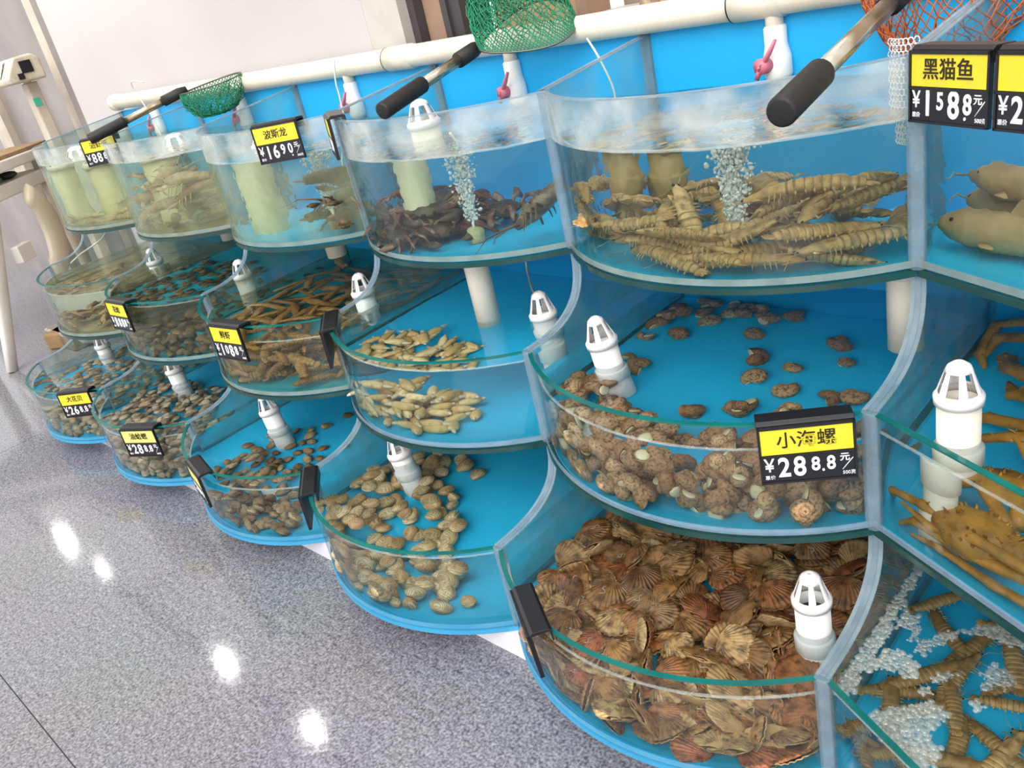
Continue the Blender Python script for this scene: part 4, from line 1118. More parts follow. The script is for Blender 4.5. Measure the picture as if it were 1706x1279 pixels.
P5 = [(-0.499, 0.149), (-0.468, 0.212), (-0.565, 0.177), (-0.56, 0.20), (-0.565, 0.25), (-0.565, 0.121), (-0.499, 0.012), (-0.532, 0.022), (-0.54, -0.063), (-0.543, -0.091), (-0.563, -0.105), (-0.484, -0.116), (-0.323, -0.092), (-0.262, -0.057), (-0.367, 0.188), (-0.207, 0.194), (-0.167, 0.13), (-0.315, 0.1), (-0.28, 0.042), (-0.241, 0.086), (-0.219, 0.016), (-0.146, 0.02), (-0.113, 0.032), (-0.25, -0.058), (-0.463, 0.285), (-0.424, 0.28), (-0.444, 0.25), (-0.327, 0.274), (-0.382, 0.259), (-0.504, 0.28), (-0.53, 0.28), (-0.50, 0.24), (-0.425, 0.25), (-0.40, 0.28), (-0.36, 0.24), (-0.54, 0.22)]
f5 = inpoly([(-0.585, -0.07), (-0.52, -0.06), (-0.45, -0.13), (-0.38, -0.165), (-0.30, -0.18), (-0.20, -0.14), (-0.15, -0.09), (-0.10, -0.09), (-0.02, -0.04), (-0.01, -0.16), (-0.1, -0.24), (-0.25, -0.275), (-0.4, -0.265), (-0.55, -0.2)])
pl = [q for q in heap(-1, 'M', 150, 0.021, 0.025, 91, region=f5, mg=0.027, pts=P5, squash=0.7) if q[2] < WL[('M', -1)] - 0.034]
SNAILS = scatter(sn, pl, 92, 1.0, 0.8, 1.15)
# ---------------------------------------------------------------- crustaceans and fish
def crm(nm, h, h2, sc=60, cols=None, rough=0.45, bump=0.3):
    return mat(nm, h, rough, h2, sc, 3, bump=bump, bscale=sc * 2, cols=cols, pos=(0.42, 0.72), rand=0.1)
M_mant = crm('olive_mantis_shrimp', '#a98f52', '#84693a', 70, ['#cca468', '#d8b47a', '#b48c54', '#d0a468'])
M_mant2 = crm('grey_mantis_shrimp', '#8a7a48', '#8a683e', 70, ['#c09a60', '#ac864e', '#cca870'])
M_shr = crm('brown_shrimp', '#a08258', '#806440', 80, ['#bd9c6c', '#a48454', '#ccb080', '#98784c'])
M_pale = crm('pale_shrimp', '#c0a983', '#a08a64', 80, ['#d4c09a', '#bca47c', '#c8b28a'])
M_band = mat('dark_segment_band', '#836a40', 0.45, '#9c8050', 60)
M_limb = mat('shrimp_limb', '#b39b68', 0.45)
M_eye = mat('black_eye', '#1a1612', 0.2)
def spine(L_, bend, k=36, hump=0.0):
    pts = []
    for i in range(k + 1):
        t = i / k; a = bend * (t - 0.3)
        x = L_ * (t - 0.5)
        pts.append(Vector((x, L_ * bend * 0.5 * (t - 0.45) ** 2 * (1 if t > 0.45 else 0.4), hump * L_ * math.sin(PI * t))))
    return pts
def make_mantis(m, L_, bend, label, group, seed, hump=0.0, name='mantis_shrimp', full=True):
    """tail at -x, head at +x"""
    rnd = random.Random(seed); k = 88; pts = spine(L_, bend, k, hump); r0 = L_ * 0.096
    rad = []
    for i in range(k + 1):
        t = i / k
        b = (0.80 + 0.25 * min(1, t * 4)) if t < 0.62 else (1.0 - 0.12 * (t - 0.62) / 0.2 if t < 0.82 else 0.86 - 0.55 * (t - 0.82) / 0.18)
        if t < 0.08: b *= 0.72 + 0.28 * t / 0.08
        if t < 0.62: b *= 1.0 + 0.20 * (1 - ((t * 14.5) % 1.0)) - 0.06
        rad.append(r0 * b)
    mb = MB(); mb.tube(pts, rad, 14, 0, 0.62)
    for i in range(k):
        t = (i + 0.5) / k
        if t < 0.64 and ((t * 14.5) % 1.0) > 0.72:
            for q in range(14): mb.mi[i * 14 + q] = 1
    root = mb.build(name, [m, M_band])
    def side(t, s, r=1.0):
        i = int(t * k); tg = (pts[min(k, i + 1)] - pts[max(0, i - 1)]).normalized(); nr = Vector((-tg.y, tg.x, 0))
        return pts[i] + nr * (s * rad[i] * r), nr, tg
    # tail fan
    mb = MB(); p, nr, tg = side(0.0, 0)
    for a, l_ in ((-0.9, 0.9), (-0.45, 1.0), (0.0, 0.95), (0.45, 1.0), (0.9, 0.9)):
        d = (-tg * math.cos(a) + nr * math.sin(a)); e = p + d * (L_ * 0.12 * l_)
        mb.tube([p - d * 0.004, p + d * (L_ * 0.05), p + d * (L_ * 0.09 * l_), e], [L_ * 0.015, L_ * 0.036, L_ * 0.036, L_ * 0.012], 8, 0, 0.22)
    mb.build('tail_fan', m, root)
    # walking legs and swimmerets
    for t in ((0.66, 0.71, 0.76) if full else (0.7,)):
        for s in (-1, 1):
            p, nr, tg = side(t, s, 0.85); d = nr * s
            mb = MB(); mb.tube([p, p + d * L_ * 0.05 - Vector((0, 0, L_ * 0.012)), p + d * L_ * 0.085 - Vector((0, 0, L_ * 0.055)) + tg * L_ * 0.01], [L_ * 0.011, L_ * 0.008, L_ * 0.003], 6); mb.build('leg', M_limb, root)
    mb = MB()
    for i in range(7):
        for s in (-1, 1):
            p, nr, tg = side(0.10 + 0.075 * i, s, 0.8)
            mb.tube([p - Vector((0, 0, 0.001)), p + nr * s * L_ * 0.035 - Vector((0, 0, L_ * 0.03)), p + nr * s * L_ * 0.04 - Vector((0, 0, L_ * 0.05))], [L_ * 0.008, L_ * 0.012, L_ * 0.004], 6, 0, 0.4)
    mb.build('swimmerets', M_limb, root)
    if full:
        for s in (-1, 1):
            p, nr, tg = side(0.86, s, 0.7); d = nr * s
            mb = MB(); mb.tube([p, p + d * L_ * 0.05 + tg * L_ * 0.03, p + d * L_ * 0.06 - tg * L_ * 0.05 - Vector((0, 0, L_ * 0.02)), p + d * L_ * 0.03 + tg * L_ * 0.03 - Vector((0, 0, L_ * 0.035))], [L_ * 0.012, L_ * 0.018, L_ * 0.014, L_ * 0.004], 8, 0, 0.7); mb.build('raptorial_claw', m, root)
    for s in (-1, 1):
        p, nr, tg = side(0.985, s, 0.7); d = nr * s
        mb = MB(); mb.ball(p + tg * L_ * 0.02 + Vector((0, 0, L_ * 0.012)), L_ * 0.013, 8, 6); mb.build('eye', M_eye, root)
        mb = MB(); mb.tube([p, p + tg * L_ * 0.10 + d * L_ * 0.03 + Vector((0, 0, L_ * 0.01)), p + tg * L_ * 0.20 + d * L_ * rnd.uniform(0.08, 0.18), p + tg * L_ * 0.27 + d * L_ * 0.25], [L_ * 0.006, L_ * 0.0035, L_ * 0.002, L_ * 0.0012], 5); mb.build('antenna', M_limb, root)
    tag(root, label, 'mantis shrimp' if 'mantis' in name else 'shrimp', group); regkids(root)
    return root
def place(o, x, y, z, yaw, pitch=0.0, roll=0.0, s=1.0, label=None):
    o.location = (x, y, z); o.rotation_mode = 'XYZ'; o.rotation_euler = (roll, pitch, yaw); o.scale = (s, s, s)
    if label: o['label'] = label
    return o
def fit_yaw(n, t, x, y, rnd, head, tail, mg=0.016):
    best = None
    for _ in range(40):
        a = rnd.uniform(0, 6.28); c, q = math.cos(a), math.sin(a)
        bad = sum(not in_bay(x + c * d, y + q * d, n, t, mg) for d in (head, head * 0.6, -tail, -tail * 0.6))
        if best is None or bad < best[0]: best = (bad, a)
        if bad == 0: break
    return best[1]
def placer(protos):
    used = set()
    def get(k):
        if k not in used: used.add(k); return protos[k]
        return copy_tree(protos[k])
    return get

# mantis shrimps of the widest upper tank
G_m = 'mantis shrimps in the upper row tank'
pm = [make_mantis(M_mant, 0.155, b, 'olive mantis shrimp in the heap on the floor of the widest upper tank', G_m, i, h) for i, (b, h) in enumerate(((0.15, 0.02), (0.7, 0.05), (-0.5, 0.08), (0.35, -0.02)))]
get = placer(pm); rnd = random.Random(101)
place(get(0), -0.312, -0.022, FB['T'] + 0.062, 2.2, -0.80, 0, 1.0, 'olive mantis shrimp rearing up by the front glass of the widest upper tank')
place(get(1), -0.205, -0.065, FB['T'] + 0.018, 0.15, 0, 0, 0.95, 'striped mantis shrimp lying against the front glass of the widest upper tank')
place(get(2), -0.245, 0.01, FB['T'] + 0.04, 0.25, 0.0, 0, 1.0, 'pale yellow mantis shrimp stretched below the bubbles in the widest upper tank')
hp = heap(-1, 'T', 56, 0.048, 0.025, 103, region=lambda x, y: 0.0 if math.hypot(x + 0.272, y - 0.03) < 0.055 else 1.0 if y < 0.20 or x > -0.2 else 0.5, mg=0.045, cx=3)
for i, (x, y, z) in enumerate(hp):
    o = get(rnd.randrange(4)); place(o, x, y, z + 0.004, fit_yaw(-1, 'T', x, y, rnd, 0.12, 0.10), rnd.gauss(0, 0.15), rnd.gauss(0, 0.3), rnd.uniform(0.8, 1.05))
# angled bottom tank
G_l = 'mantis shrimps in the angled bottom tank'
pq = [make_mantis(M_mant2, 0.125, b, 'olive grey mantis shrimp under foam in the angled bottom tank', G_l, 20 + i, h) for i, (b, h) in enumerate(((0.2, 0.02), (0.8, 0.04), (-0.6, 0.02)))]
get = placer(pq); rnd = random.Random(104)
for x, y, yaw in ((-0.0 + 0.045, -0.02, 0.9), (0.061, -0.075, 2.4), (0.105, -0.09, 1.2), (0.155, -0.085, 2.0), (0.055, -0.215, 0.5), (0.075, -0.175, 0.9), (0.055, -0.262, 1.9), (0.09, -0.235, 0.6), (0.105, -0.16, 1.5), (0.115, -0.205, 2.0),
                  (0.14, -0.256, 1.7), (0.172, -0.237, 2.6), (0.19, -0.27, 1.3), (0.125, -0.305, 0.2), (0.178, -0.115, 1.0), (0.19, -0.17, 0.2), (0.20, -0.04, 2.2), (0.16, -0.02, 0.4), (0.24, -0.13, 1.6), (0.24, -0.22, 2.8), (0.22, -0.32, 1.0), (0.26, -0.27, 0.5)):
    place(get(rnd.randrange(3)), x, y, FB['L'] + 0.012 + rnd.random() * 0.02, yaw, rnd.gauss(0, 0.1), rnd.gauss(0, 0.2), rnd.uniform(0.8, 1.0))
# brown shrimps of the middle tank
G_s = 'brown shrimps in the middle row tank'
ps = [make_mantis(M_shr, 0.125, b, 'brown shrimp in the crowded middle row tank behind the 10.88 sign', G_s, 30 + i, h, 'shrimp', False) for i, (b, h) in enumerate(((0.25, 0.05), (0.8, 0.08), (-0.7, 0.06)))]
get = placer(ps); rnd = random.Random(105)
hp = heap(-3, 'M', 120, 0.036, 0.024, 106, region=lambda x, y: 1.0 if y < 0.12 else 0.7, mg=0.05, cx=3)
for x, y, z in hp: place(get(rnd.randrange(3)), x, y, min(z, WL[('M', -3)] - 0.012), fit_yaw(-3, 'M', x, y, rnd, 0.085, 0.075), rnd.gauss(0, 0.15), rnd.gauss(0, 0.4), rnd.uniform(0.8, 1.1))
# pale shrimps of the far end tanks
for (t, n, cnt, gl, sd_) in (('M', -5, 26, 'far end middle row tank', 107), ('T', -5, 18, 'pale green far end upper tank', 108)):
    pp = [make_mantis(M_pale if t == 'T' else M_shr, 0.12, b, 'pale brown shrimp on the floor of the ' + gl, 'shrimps in the ' + gl, sd_ + i, h, 'shrimp', False) for i, (b, h) in enumerate(((0.3, 0.05), (0.8, 0.08)))]
    get = placer(pp); rnd = random.Random(sd_)
    for x, y, z in heap(n, t, cnt, 0.045, 0.026, sd_, region=lambda x, y: 1.0 if y < 0.2 else 0.5, mg=0.05, cx=3): place(get(rnd.randrange(2)), x, y, z, fit_yaw(n, t, x, y, rnd, 0.085, 0.075), 0, rnd.gauss(0, 0.3), rnd.uniform(0.8, 1.1))

# lobsters
def make_lobster(m, ml_, L_, label, group, seed, spines=False):
    rnd = random.Random(seed); k = 40; pts = spine(L_, rnd.uniform(-0.5, 0.5), k, 0.04); r0 = L_ * 0.13; rad = []
    for i in range(k + 1):
        t = i / k
        if t < 0.5: b = 0.62 + 0.3 * t / 0.5; b *= 1 + 0.12 * (1 - (t * 14) % 1.0)
        else: b = 1.05 - 0.75 * max(0, (t - 0.72) / 0.28) ** 1.3
        rad.append(r0 * b)
    mb = MB(); mb.tube(pts, rad, 14, 0, 0.85)
    if spines:
        for _ in range(60):
            i = rnd.randint(20, 39); a = rnd.uniform(0.1, PI - 0.1)
            d = Vector((0.3, math.cos(a), math.sin(a))); p = pts[i] + Vector((0, math.cos(a) * rad[i], math.sin(a) * rad[i] * 0.85))
            mb.tube([p - d * 0.002, p + d * L_ * 0.03], [L_ * 0.010, L_ * 0.001], 5)
    root = mb.build('lobster', m)
    mb = MB()
    for a in (-1.0, -0.5, 0, 0.5, 1.0):
        d = Vector((-math.cos(a), math.sin(a), -0.1)); mb.tube([pts[0], pts[0] + d * L_ * 0.06, pts[0] + d * L_ * 0.13, pts[0] + d * L_ * 0.155], [L_ * 0.02, L_ * 0.042, L_ * 0.044, L_ * 0.02], 8, 0, 0.25)
    mb.build('tail_fan', m, root)
    for i in range(4):
        for s in (-1, 1):
            p = pts[int((0.58 + 0.07 * i) * k)] + Vector((0, s * r0 * 0.8, -r0 * 0.4)); q = rnd.uniform(-0.05, 0.08)
            mb = MB(); mb.tube([p, p + Vector((L_ * (0.02 + q), s * L_ * 0.14, L_ * 0.05)), p + Vector((L_ * (0.05 + q), s * L_ * 0.24, -L_ * 0.03)), p + Vector((L_ * (0.09 + q), s * L_ * 0.30, -L_ * 0.10))], [L_ * 0.018, L_ * 0.016, L_ * 0.012, L_ * 0.005], 7); mb.build('leg', ml_, root)
    for s in (-1, 1):
        p = pts[int(0.93 * k)] + Vector((0, s * r0 * 0.45, 0))
        mb = MB(); mb.tube([p, p + Vector((L_ * 0.16, s * L_ * 0.06, L_ * 0.06)), p + Vector((L_ * 0.40, s * L_ * 0.16, L_ * 0.10)), p + Vector((L_ * 0.62, s * L_ * 0.34, L_ * 0.02))], [L_ * 0.024, L_ * 0.014, L_ * 0.007, L_ * 0.002], 7); mb.build('antenna', ml_, root)
        mb = MB(); mb.ball(p + Vector((L_ * 0.04, 0, r0 * 0.45)), L_ * 0.018, 8, 6); mb.build('eye', M_eye, root)
    if not spines:
        for s in (-1, 1):
            p = pts[int(0.86 * k)] + Vector((0, s * r0 * 0.7, -r0 * 0.2))
            mb = MB(); mb.tube([p, p + Vector((L_ * 0.10, s * L_ * 0.10, 0)), p + Vector((L_ * 0.18, s * L_ * 0.11, 0)), p + Vector((L_ * 0.27, s * L_ * 0.10, 0)), p + Vector((L_ * 0.40, s * L_ * 0.05, 0))], [L_ * 0.026, L_ * 0.024, L_ * 0.05, L_ * 0.065, L_ * 0.008], 10, 0, 0.6)
            cl = mb.build('claw', m, root)
            mb = MB(); mb.tube([p + Vector((L_ * 0.25, s * L_ * 0.14, 0)), p + Vector((L_ * 0.34, s * L_ * 0.14, 0)), p + Vector((L_ * 0.40, s * L_ * 0.085, 0))], [L_ * 0.03, L_ * 0.022, L_ * 0.005], 8, 0, 0.6); mb.build('pincer', m, cl)
    tag(root, label, 'lobster', group); regkids(root)
    return root
M_lob = crm('dark_lobster_shell', '#3e3122', '#7a5c2c', 45)
M_lobp = crm('pinkish_lobster_shell', '#a98a74', '#94705c', 55, ['#c8ae98', '#b08e7a', '#a48670', '#d2baa4'])
M_lobs = crm('grey_spiny_lobster_shell', '#6b5a50', '#a89680', 60)
M_lobl = mat('dark_lobster_leg', '#5a3f30', 0.4, '#8d6b4a', 40)
ll = [make_lobster(M_lob, M_lobl, 0.17, 'dark lobster in the upper tank behind the 16.90 sign', 'dark lobsters in the upper row', 201 + i) for i in range(2)]
get = placer(ll)
for i, (x, y, z, yaw) in enumerate(((-1.30, 0.02, 0.03, 2.4), (-1.36, 0.14, 0.04, 0.6), (-1.28, 0.10, 0.085, 3.6), (-1.33, 0.06, 0.12, 1.2), (-1.48, 0.16, 0.03, 2.0), (-1.24, 0.15, 0.05, 4.2), (-1.42, 0.10, 0.03, 1.5), (-1.30, 0.20, 0.10, 2.8), (-1.27, 0.03, 0.075, 5.0))): place(get(i % 2), x, y, FB['T'] + z, yaw, rnd.uniform(-0.2, 0.2), 0, 0.95)
lp = [make_lobster(M_lobp, M_pale, 0.15, 'pinkish brown lobster in the cloudy second tank of the upper row', 'pinkish lobsters in the upper row', 211 + i) for i in range(2)]
get = placer(lp); rnd = random.Random(212)
for i, (x, y, z) in enumerate(heap(-4, 'T', 20, 0.055, 0.046, 213, region=lambda x, y: 1.0 if x > -2.25 and y < 0.18 else 0.15, mg=0.07, cx=3)): place(get(i % 2), x, y, z, fit_yaw(-4, 'T', x, y, rnd, 0.13, 0.10), rnd.gauss(0, 0.2), rnd.gauss(0, 0.3), rnd.uniform(0.8, 1.0))
sl = make_lobster(M_lobs, M_lobl, 0.16, 'spiny lobster climbing the side glass of the dark crab tank', None, 221, True)
place(sl, -0.665, 0.035, FB['T'] + 0.075, 3.7, 0.55, 0.2, 1.0)

# crabs
def make_crab(m, mleg, R, label, group, seed, knobs=True):
    rnd = random.Random(seed); mb = MB(); rows = []
    for i in range(15):
        a = PI * i / 14; row = []
        for k in range(30):
            b = 2 * PI * k / 30
            rx = R * (1 + 0.16 * math.cos(2 * b) + (0.05 * math.cos(9 * b) if math.sin(b) > -0.2 else 0))
            row.append(Vector((rx * math.sin(a) * math.cos(b), R * 0.78 * math.sin(a) * math.sin(b), -R * 0.36 * math.cos(a) * (1 if math.cos(a) < 0 else 0.7))))
        rows.append(row)
    for r in rows:
        for v in r: v += v.normalized() * (R * 0.06 * noise.noise(v * (9 / R * 0.5) + Vector((seed, 0, 0)))) if v.length > 0 else v * 0
    mb.grid(rows, close=True); root = mb.build('crab', m); fix_normals(root)
    for s in (-1, 1):
        for i in range(4):
            a = 0.55 - 0.42 * i; d = Vector((s * math.cos(a), math.sin(a), 0)); p = d * R * 0.8; q = rnd.uniform(-0.1, 0.1)
            mb = MB(); mb.tube([p, p + d * R * 0.65 + Vector((0, 0, R * (0.28 + q))), p + d * R * 1.2 + Vector((0, q * R, R * 0.0)), p + d * R * 1.55 + Vector((0, 0, -R * 0.3))], [R * 0.14, R * 0.13, R * 0.10, R * 0.03], 8, 0, 0.75); mb.build('leg', mleg, root)
        p = Vector((s * R * 0.6, R * 0.6, 0))
        mb = MB(); mb.tube([p, p + Vector((s * R * 0.45, R * 0.25, 0)), p + Vector((s * R * 0.5, R * 0.6, 0)), p + Vector((s * R * 0.25, R * 1.0, 0)), p + Vector((-s * R * 0.12, R * 1.3, 0))], [R * 0.15, R * 0.17, R * 0.22, R * 0.25, R * 0.04], 10, 0, 0.7)
        c = mb.build('claw', m, root)
        mb = MB(); mb.tube([p + Vector((s * R * 0.1, R * 0.95, 0.0)), p + Vector((-s * R * 0.08, R * 1.08, 0)), p + Vector((-s * R * 0.16, R * 1.28, 0))], [R * 0.12, R * 0.08, R * 0.03], 8); mb.build('pincer', mleg, c)
        mb = MB(); mb.ball((s * R * 0.25, R * 0.75, R * 0.08), R * 0.07, 8, 6); mb.build('eye', M_eye, root)
    tag(root, label, 'crab', group); regkids(root)
    return root
M_crab = crm('dark_crab_shell', '#3d342c', '#6d5a48', 50, ['#463a30', '#332b25', '#5a4a3c'])
M_crabl = mat('reddish_crab_leg', '#6d3f33', 0.45, '#b3a28a', 45, pos=(0.5, 0.7))
cr = [make_crab(M_crab, M_crabl, 0.046, 'dark crab piled on the floor of the upper row tank with bubbles', 'dark crabs in the upper row tank', 231 + i) for i in range(3)]
get = placer(cr); rnd = random.Random(233)
for i, (x, y, z, yaw) in enumerate(((-1.09, 0.03, 0.022, 3.4), (-1.0, -0.03, 0.022, 2.6), (-0.93, 0.03, 0.022, 4.0), (-1.03, 0.10, 0.024, 0.5), (-0.94, 0.12, 0.024, 1.3), (-1.05, 0.01, 0.058, 3.0), (-0.965, 0.05, 0.062, 3.8), (-1.12, 0.12, 0.05, 2.0), (-1.0, 0.12, 0.07, 0.0), (-0.90, 0.17, 0.03, 2.2))):
    place(get(i % 3), x, y, FB['T'] + z, yaw, rnd.gauss(0, 0.15), rnd.gauss(0, 0.15), rnd.uniform(0.92, 1.08))

# spider crabs in the angled middle tank: every leg posed joint by joint
M_spid = crm('amber_spider_crab_shell', '#b98632', '#80541c', 40, None, 0.4, 0.5)
M_spleg = mat('amber_crab_leg', '#c8903a', 0.4, '#8f6024', 30, bump=0.4, bscale=120, pos=(0.4, 0.7))
def limb(parent, loc, pts, rad, name, m, knob=True):
    rnd = random.Random(int(abs(pts[0][0]) * 1e4)); mb = MB()
    P = [Vector(p) - Vector(loc) for p in pts]; full = []; R = []
    for i in range(len(P) - 1):
        for k in range(6):
            t = k / 6; full.append(P[i].lerp(P[i + 1], t)); base = rad[i] + (rad[i + 1] - rad[i]) * t
            R.append(base * (1.22 if k == 0 and i > 0 else 0.95 + 0.08 * math.sin(t * PI)))
    full.append(P[-1]); R.append(rad[-1]); mb.tube(full, R, 9, 0, 0.8)
    for i in range(2, len(full) - 1):
        d = Vector((rnd.uniform(-1, 1), rnd.uniform(-1, 1), rnd.uniform(0, 1))).normalized()
        mb.tube([full[i] + d * R[i] * 0.6, full[i] + d * (R[i] * 1.5)], [R[i] * 0.2, R[i] * 0.03], 5)
    return mb.build(name, m, parent)
def spider_crab(loc, R, limbs, label, seed):
    rnd = random.Random(seed); mb = MB(); rows = []
    for i in range(19):
        a = PI * i / 18
        rows.append([Vector((R * math.sin(a) * math.cos(2 * PI * k / 30), R * 0.85 * math.sin(a) * math.sin(2 * PI * k / 30), -R * 0.5 * math.cos(a))) for k in range(30)])
    for r in rows:
        for v in r: v *= 1 + 0.10 * noise.noise(v * 55 + Vector((seed, 1, 2)))
    mb.grid(rows, close=True)
    for _ in range(70):
        d = Vector((rnd.uniform(-1, 1), rnd.uniform(-1, 1), rnd.uniform(0.1, 1))).normalized(); p = Vector((d.x * R, d.y * R * 0.85, d.z * R * 0.5))
        mb.tube([p * 0.95, p * 0.95 + d * R * 0.14], [R * 0.055, R * 0.006], 6)
    root = mb.build('spider_crab', M_spid, None, loc); fix_normals(root)
    for nm, pts, rad in limbs: limb(root, loc, pts, rad, nm, M_spleg)
    tag(root, label, 'crab', 'spider crabs in the angled tank')
    return root
zb = FB['M']
spider_crab((0.150, -0.165, zb + 0.045), 0.062, [
    ('leg', [(0.11, -0.16, zb + 0.045), (0.075, -0.158, zb + 0.058), (0.026, -0.120, zb + 0.045), (0.022, -0.06, zb + 0.006)], [0.010, 0.0085, 0.0075, 0.004]),
    ('leg', [(0.21, -0.235, zb + 0.046), (0.135, -0.197, zb + 0.030), (0.062, -0.158, zb + 0.028), (0.036, -0.143, zb + 0.006)], [0.011, 0.0095, 0.008, 0.003]),
    ('leg', [(0.24, -0.252, zb + 0.062), (0.150, -0.210, zb + 0.062), (0.085, -0.172, zb + 0.035), (0.040, -0.148, zb + 0.045)], [0.011, 0.009, 0.008, 0.003]),
    ('leg', [(0.25, -0.258, zb + 0.020), (0.17, -0.219, zb + 0.010), (0.10, -0.182, zb + 0.012), (0.055, -0.158, zb + 0.004)], [0.010, 0.008, 0.007, 0.003]),
    ('leg', [(0.20, -0.16, zb + 0.05), (0.27, -0.13, zb + 0.09), (0.34, -0.12, zb + 0.06), (0.38, -0.1, zb + 0.004)], [0.011, 0.010, 0.008, 0.003]),
    ('leg', [(0.19, -0.12, zb + 0.05), (0.145, -0.05, zb + 0.075), (0.105, -0.055, zb + 0.055), (0.08, -0.075, zb + 0.05)], [0.011, 0.012, 0.009, 0.003]),
    ('claw', [(0.20, -0.11, zb + 0.05), (0.20, -0.02, zb + 0.085), (0.14, -0.012, zb + 0.06), (0.085, 0.012, zb + 0.035), (0.068, 0.02, zb + 0.03)], [0.012, 0.014, 0.012, 0.012, 0.003])],
    'amber spider crab with long legs pressed against the front glass of the angled tank', 5)
spider_crab((0.20, 0.16, zb + 0.045), 0.065, [
    ('claw', [(0.17, 0.14, zb + 0.05), (0.115, 0.10, zb + 0.08), (0.078, 0.135, zb + 0.06), (0.062, 0.18, zb + 0.04), (0.055, 0.20, zb + 0.035)], [0.013, 0.017, 0.014, 0.013, 0.003]),
    ('claw', [(0.18, 0.11, zb + 0.05), (0.14, 0.05, zb + 0.07), (0.105, 0.07, zb + 0.05), (0.082, 0.12, zb + 0.03)], [0.013, 0.017, 0.013, 0.003]),
    ('leg', [(0.16, 0.18, zb + 0.05), (0.09, 0.22, zb + 0.08), (0.035, 0.23, zb + 0.055), (0.022, 0.19, zb + 0.006)], [0.013, 0.014, 0.012, 0.004]),
    ('leg', [(0.16, 0.20, zb + 0.05), (0.08, 0.26, zb + 0.10), (0.022, 0.27, zb + 0.06), (0.018, 0.20, zb + 0.02), (0.035, 0.17, zb + 0.006)], [0.013, 0.014, 0.012, 0.010, 0.004]),
    ('leg', [(0.24, 0.14, zb + 0.05), (0.32, 0.12, zb + 0.09), (0.38, 0.1, zb + 0.06), (0.42, 0.08, zb + 0.004)], [0.013, 0.012, 0.009, 0.003]),
    ('leg', [(0.24, 0.18, zb + 0.05), (0.32, 0.22, zb + 0.09), (0.38, 0.24, zb + 0.06), (0.42, 0.25, zb + 0.004)], [0.013, 0.012, 0.009, 0.003])],
    'amber spider crab with raised claws at the back of the angled tank', 6)

# catfish
M_cat = mat('brown_catfish_skin', '#c0a070', 0.4, '#a88a5c', 30, bump=0.15, bscale=300, pos=(0.3, 0.7))
def make_catfish(L_, bend, label, seed):
    k = 30; pts = spine(L_, bend, k, 0.0); rad = [L_ * 0.10 * (0.25 + 0.85 * min(1, i / k * 1.5)) * (1 if i / k < 0.85 else 1 - 0.55 * ((i / k - 0.85) / 0.15) ** 1.6) for i in range(k + 1)]
    mb = MB(); mb.tube(pts, rad, 16, 0, [1.15 - 0.4 * i / k for i in range(k + 1)]); root = mb.build('catfish', M_cat)
    mb = MB(); p = pts[0]; mb.prism([(p.x + 0.01, -0.004), (p.x - L_ * 0.12, L_ * 0.07), (p.x - L_ * 0.09, 0), (p.x - L_ * 0.12, -L_ * 0.07)], 'y', p.y - 0.001, p.y + 0.001); mb.build('tail_fin', M_cat, root)
    mb = MB(); p = pts[18]; mb.prism([(p.x - L_ * 0.05, rad[18] * 0.8), (p.x + L_ * 0.06, rad[18] * 0.8), (p.x - L_ * 0.02, rad[18] + L_ * 0.07)], 'y', p.y - 0.001, p.y + 0.001); mb.build('dorsal_fin', M_cat, root)
    for s in (-1, 1):
        p = pts[22] + Vector((0, s * rad[22] * 0.85, -rad[22] * 0.3)); mb = MB(); mb.tube([p, p + Vector((-L_ * 0.05, s * L_ * 0.06, 0)), p + Vector((-L_ * 0.10, s * L_ * 0.08, 0))], [L_ * 0.012, L_ * 0.03, L_ * 0.01], 8, 0, 0.25); mb.build('pectoral_fin', M_cat, root)
        p = pts[k] + Vector((0, s * rad[k] * 0.8, 0)); mb = MB(); mb.tube([p, p + Vector((L_ * 0.04, s * L_ * 0.06, 0.004)), p + Vector((L_ * 0.02, s * L_ * 0.14, 0.0))], [L_ * 0.007, L_ * 0.004, L_ * 0.0015], 6); mb.build('barbel', M_cat, root)
        p = pts[k - 3] + Vector((0, s * rad[k - 3] * 0.8, rad[k - 3] * 0.4)); mb = MB(); mb.ball(p, L_ * 0.012, 8, 6); mb.build('eye', M_eye, root)
    tag(root, label, 'fish', 'brown catfish in the angled upper tank'); regkids(root)
    return root
for i, (x, y, z, yaw, L_, b, lb) in enumerate(((0.155, 0.06, 0.034, 2.7, 0.28, 0.3, 'brown catfish lying nearest the front of the angled upper tank'), (0.135, 0.135, 0.040, 2.3, 0.26, -0.4, 'brown catfish in the middle of the angled upper tank'),
                                              (0.20, 0.19, 0.034, 3.0, 0.26, 0.3, 'brown catfish at the back of the angled upper tank'), (0.165, 0.10, 0.088, 2.5, 0.25, 0.2, 'topmost brown catfish of the pile in the angled upper tank'))):
    place(make_catfish(L_, b, lb, i), x, y, FB['T'] + z, yaw)

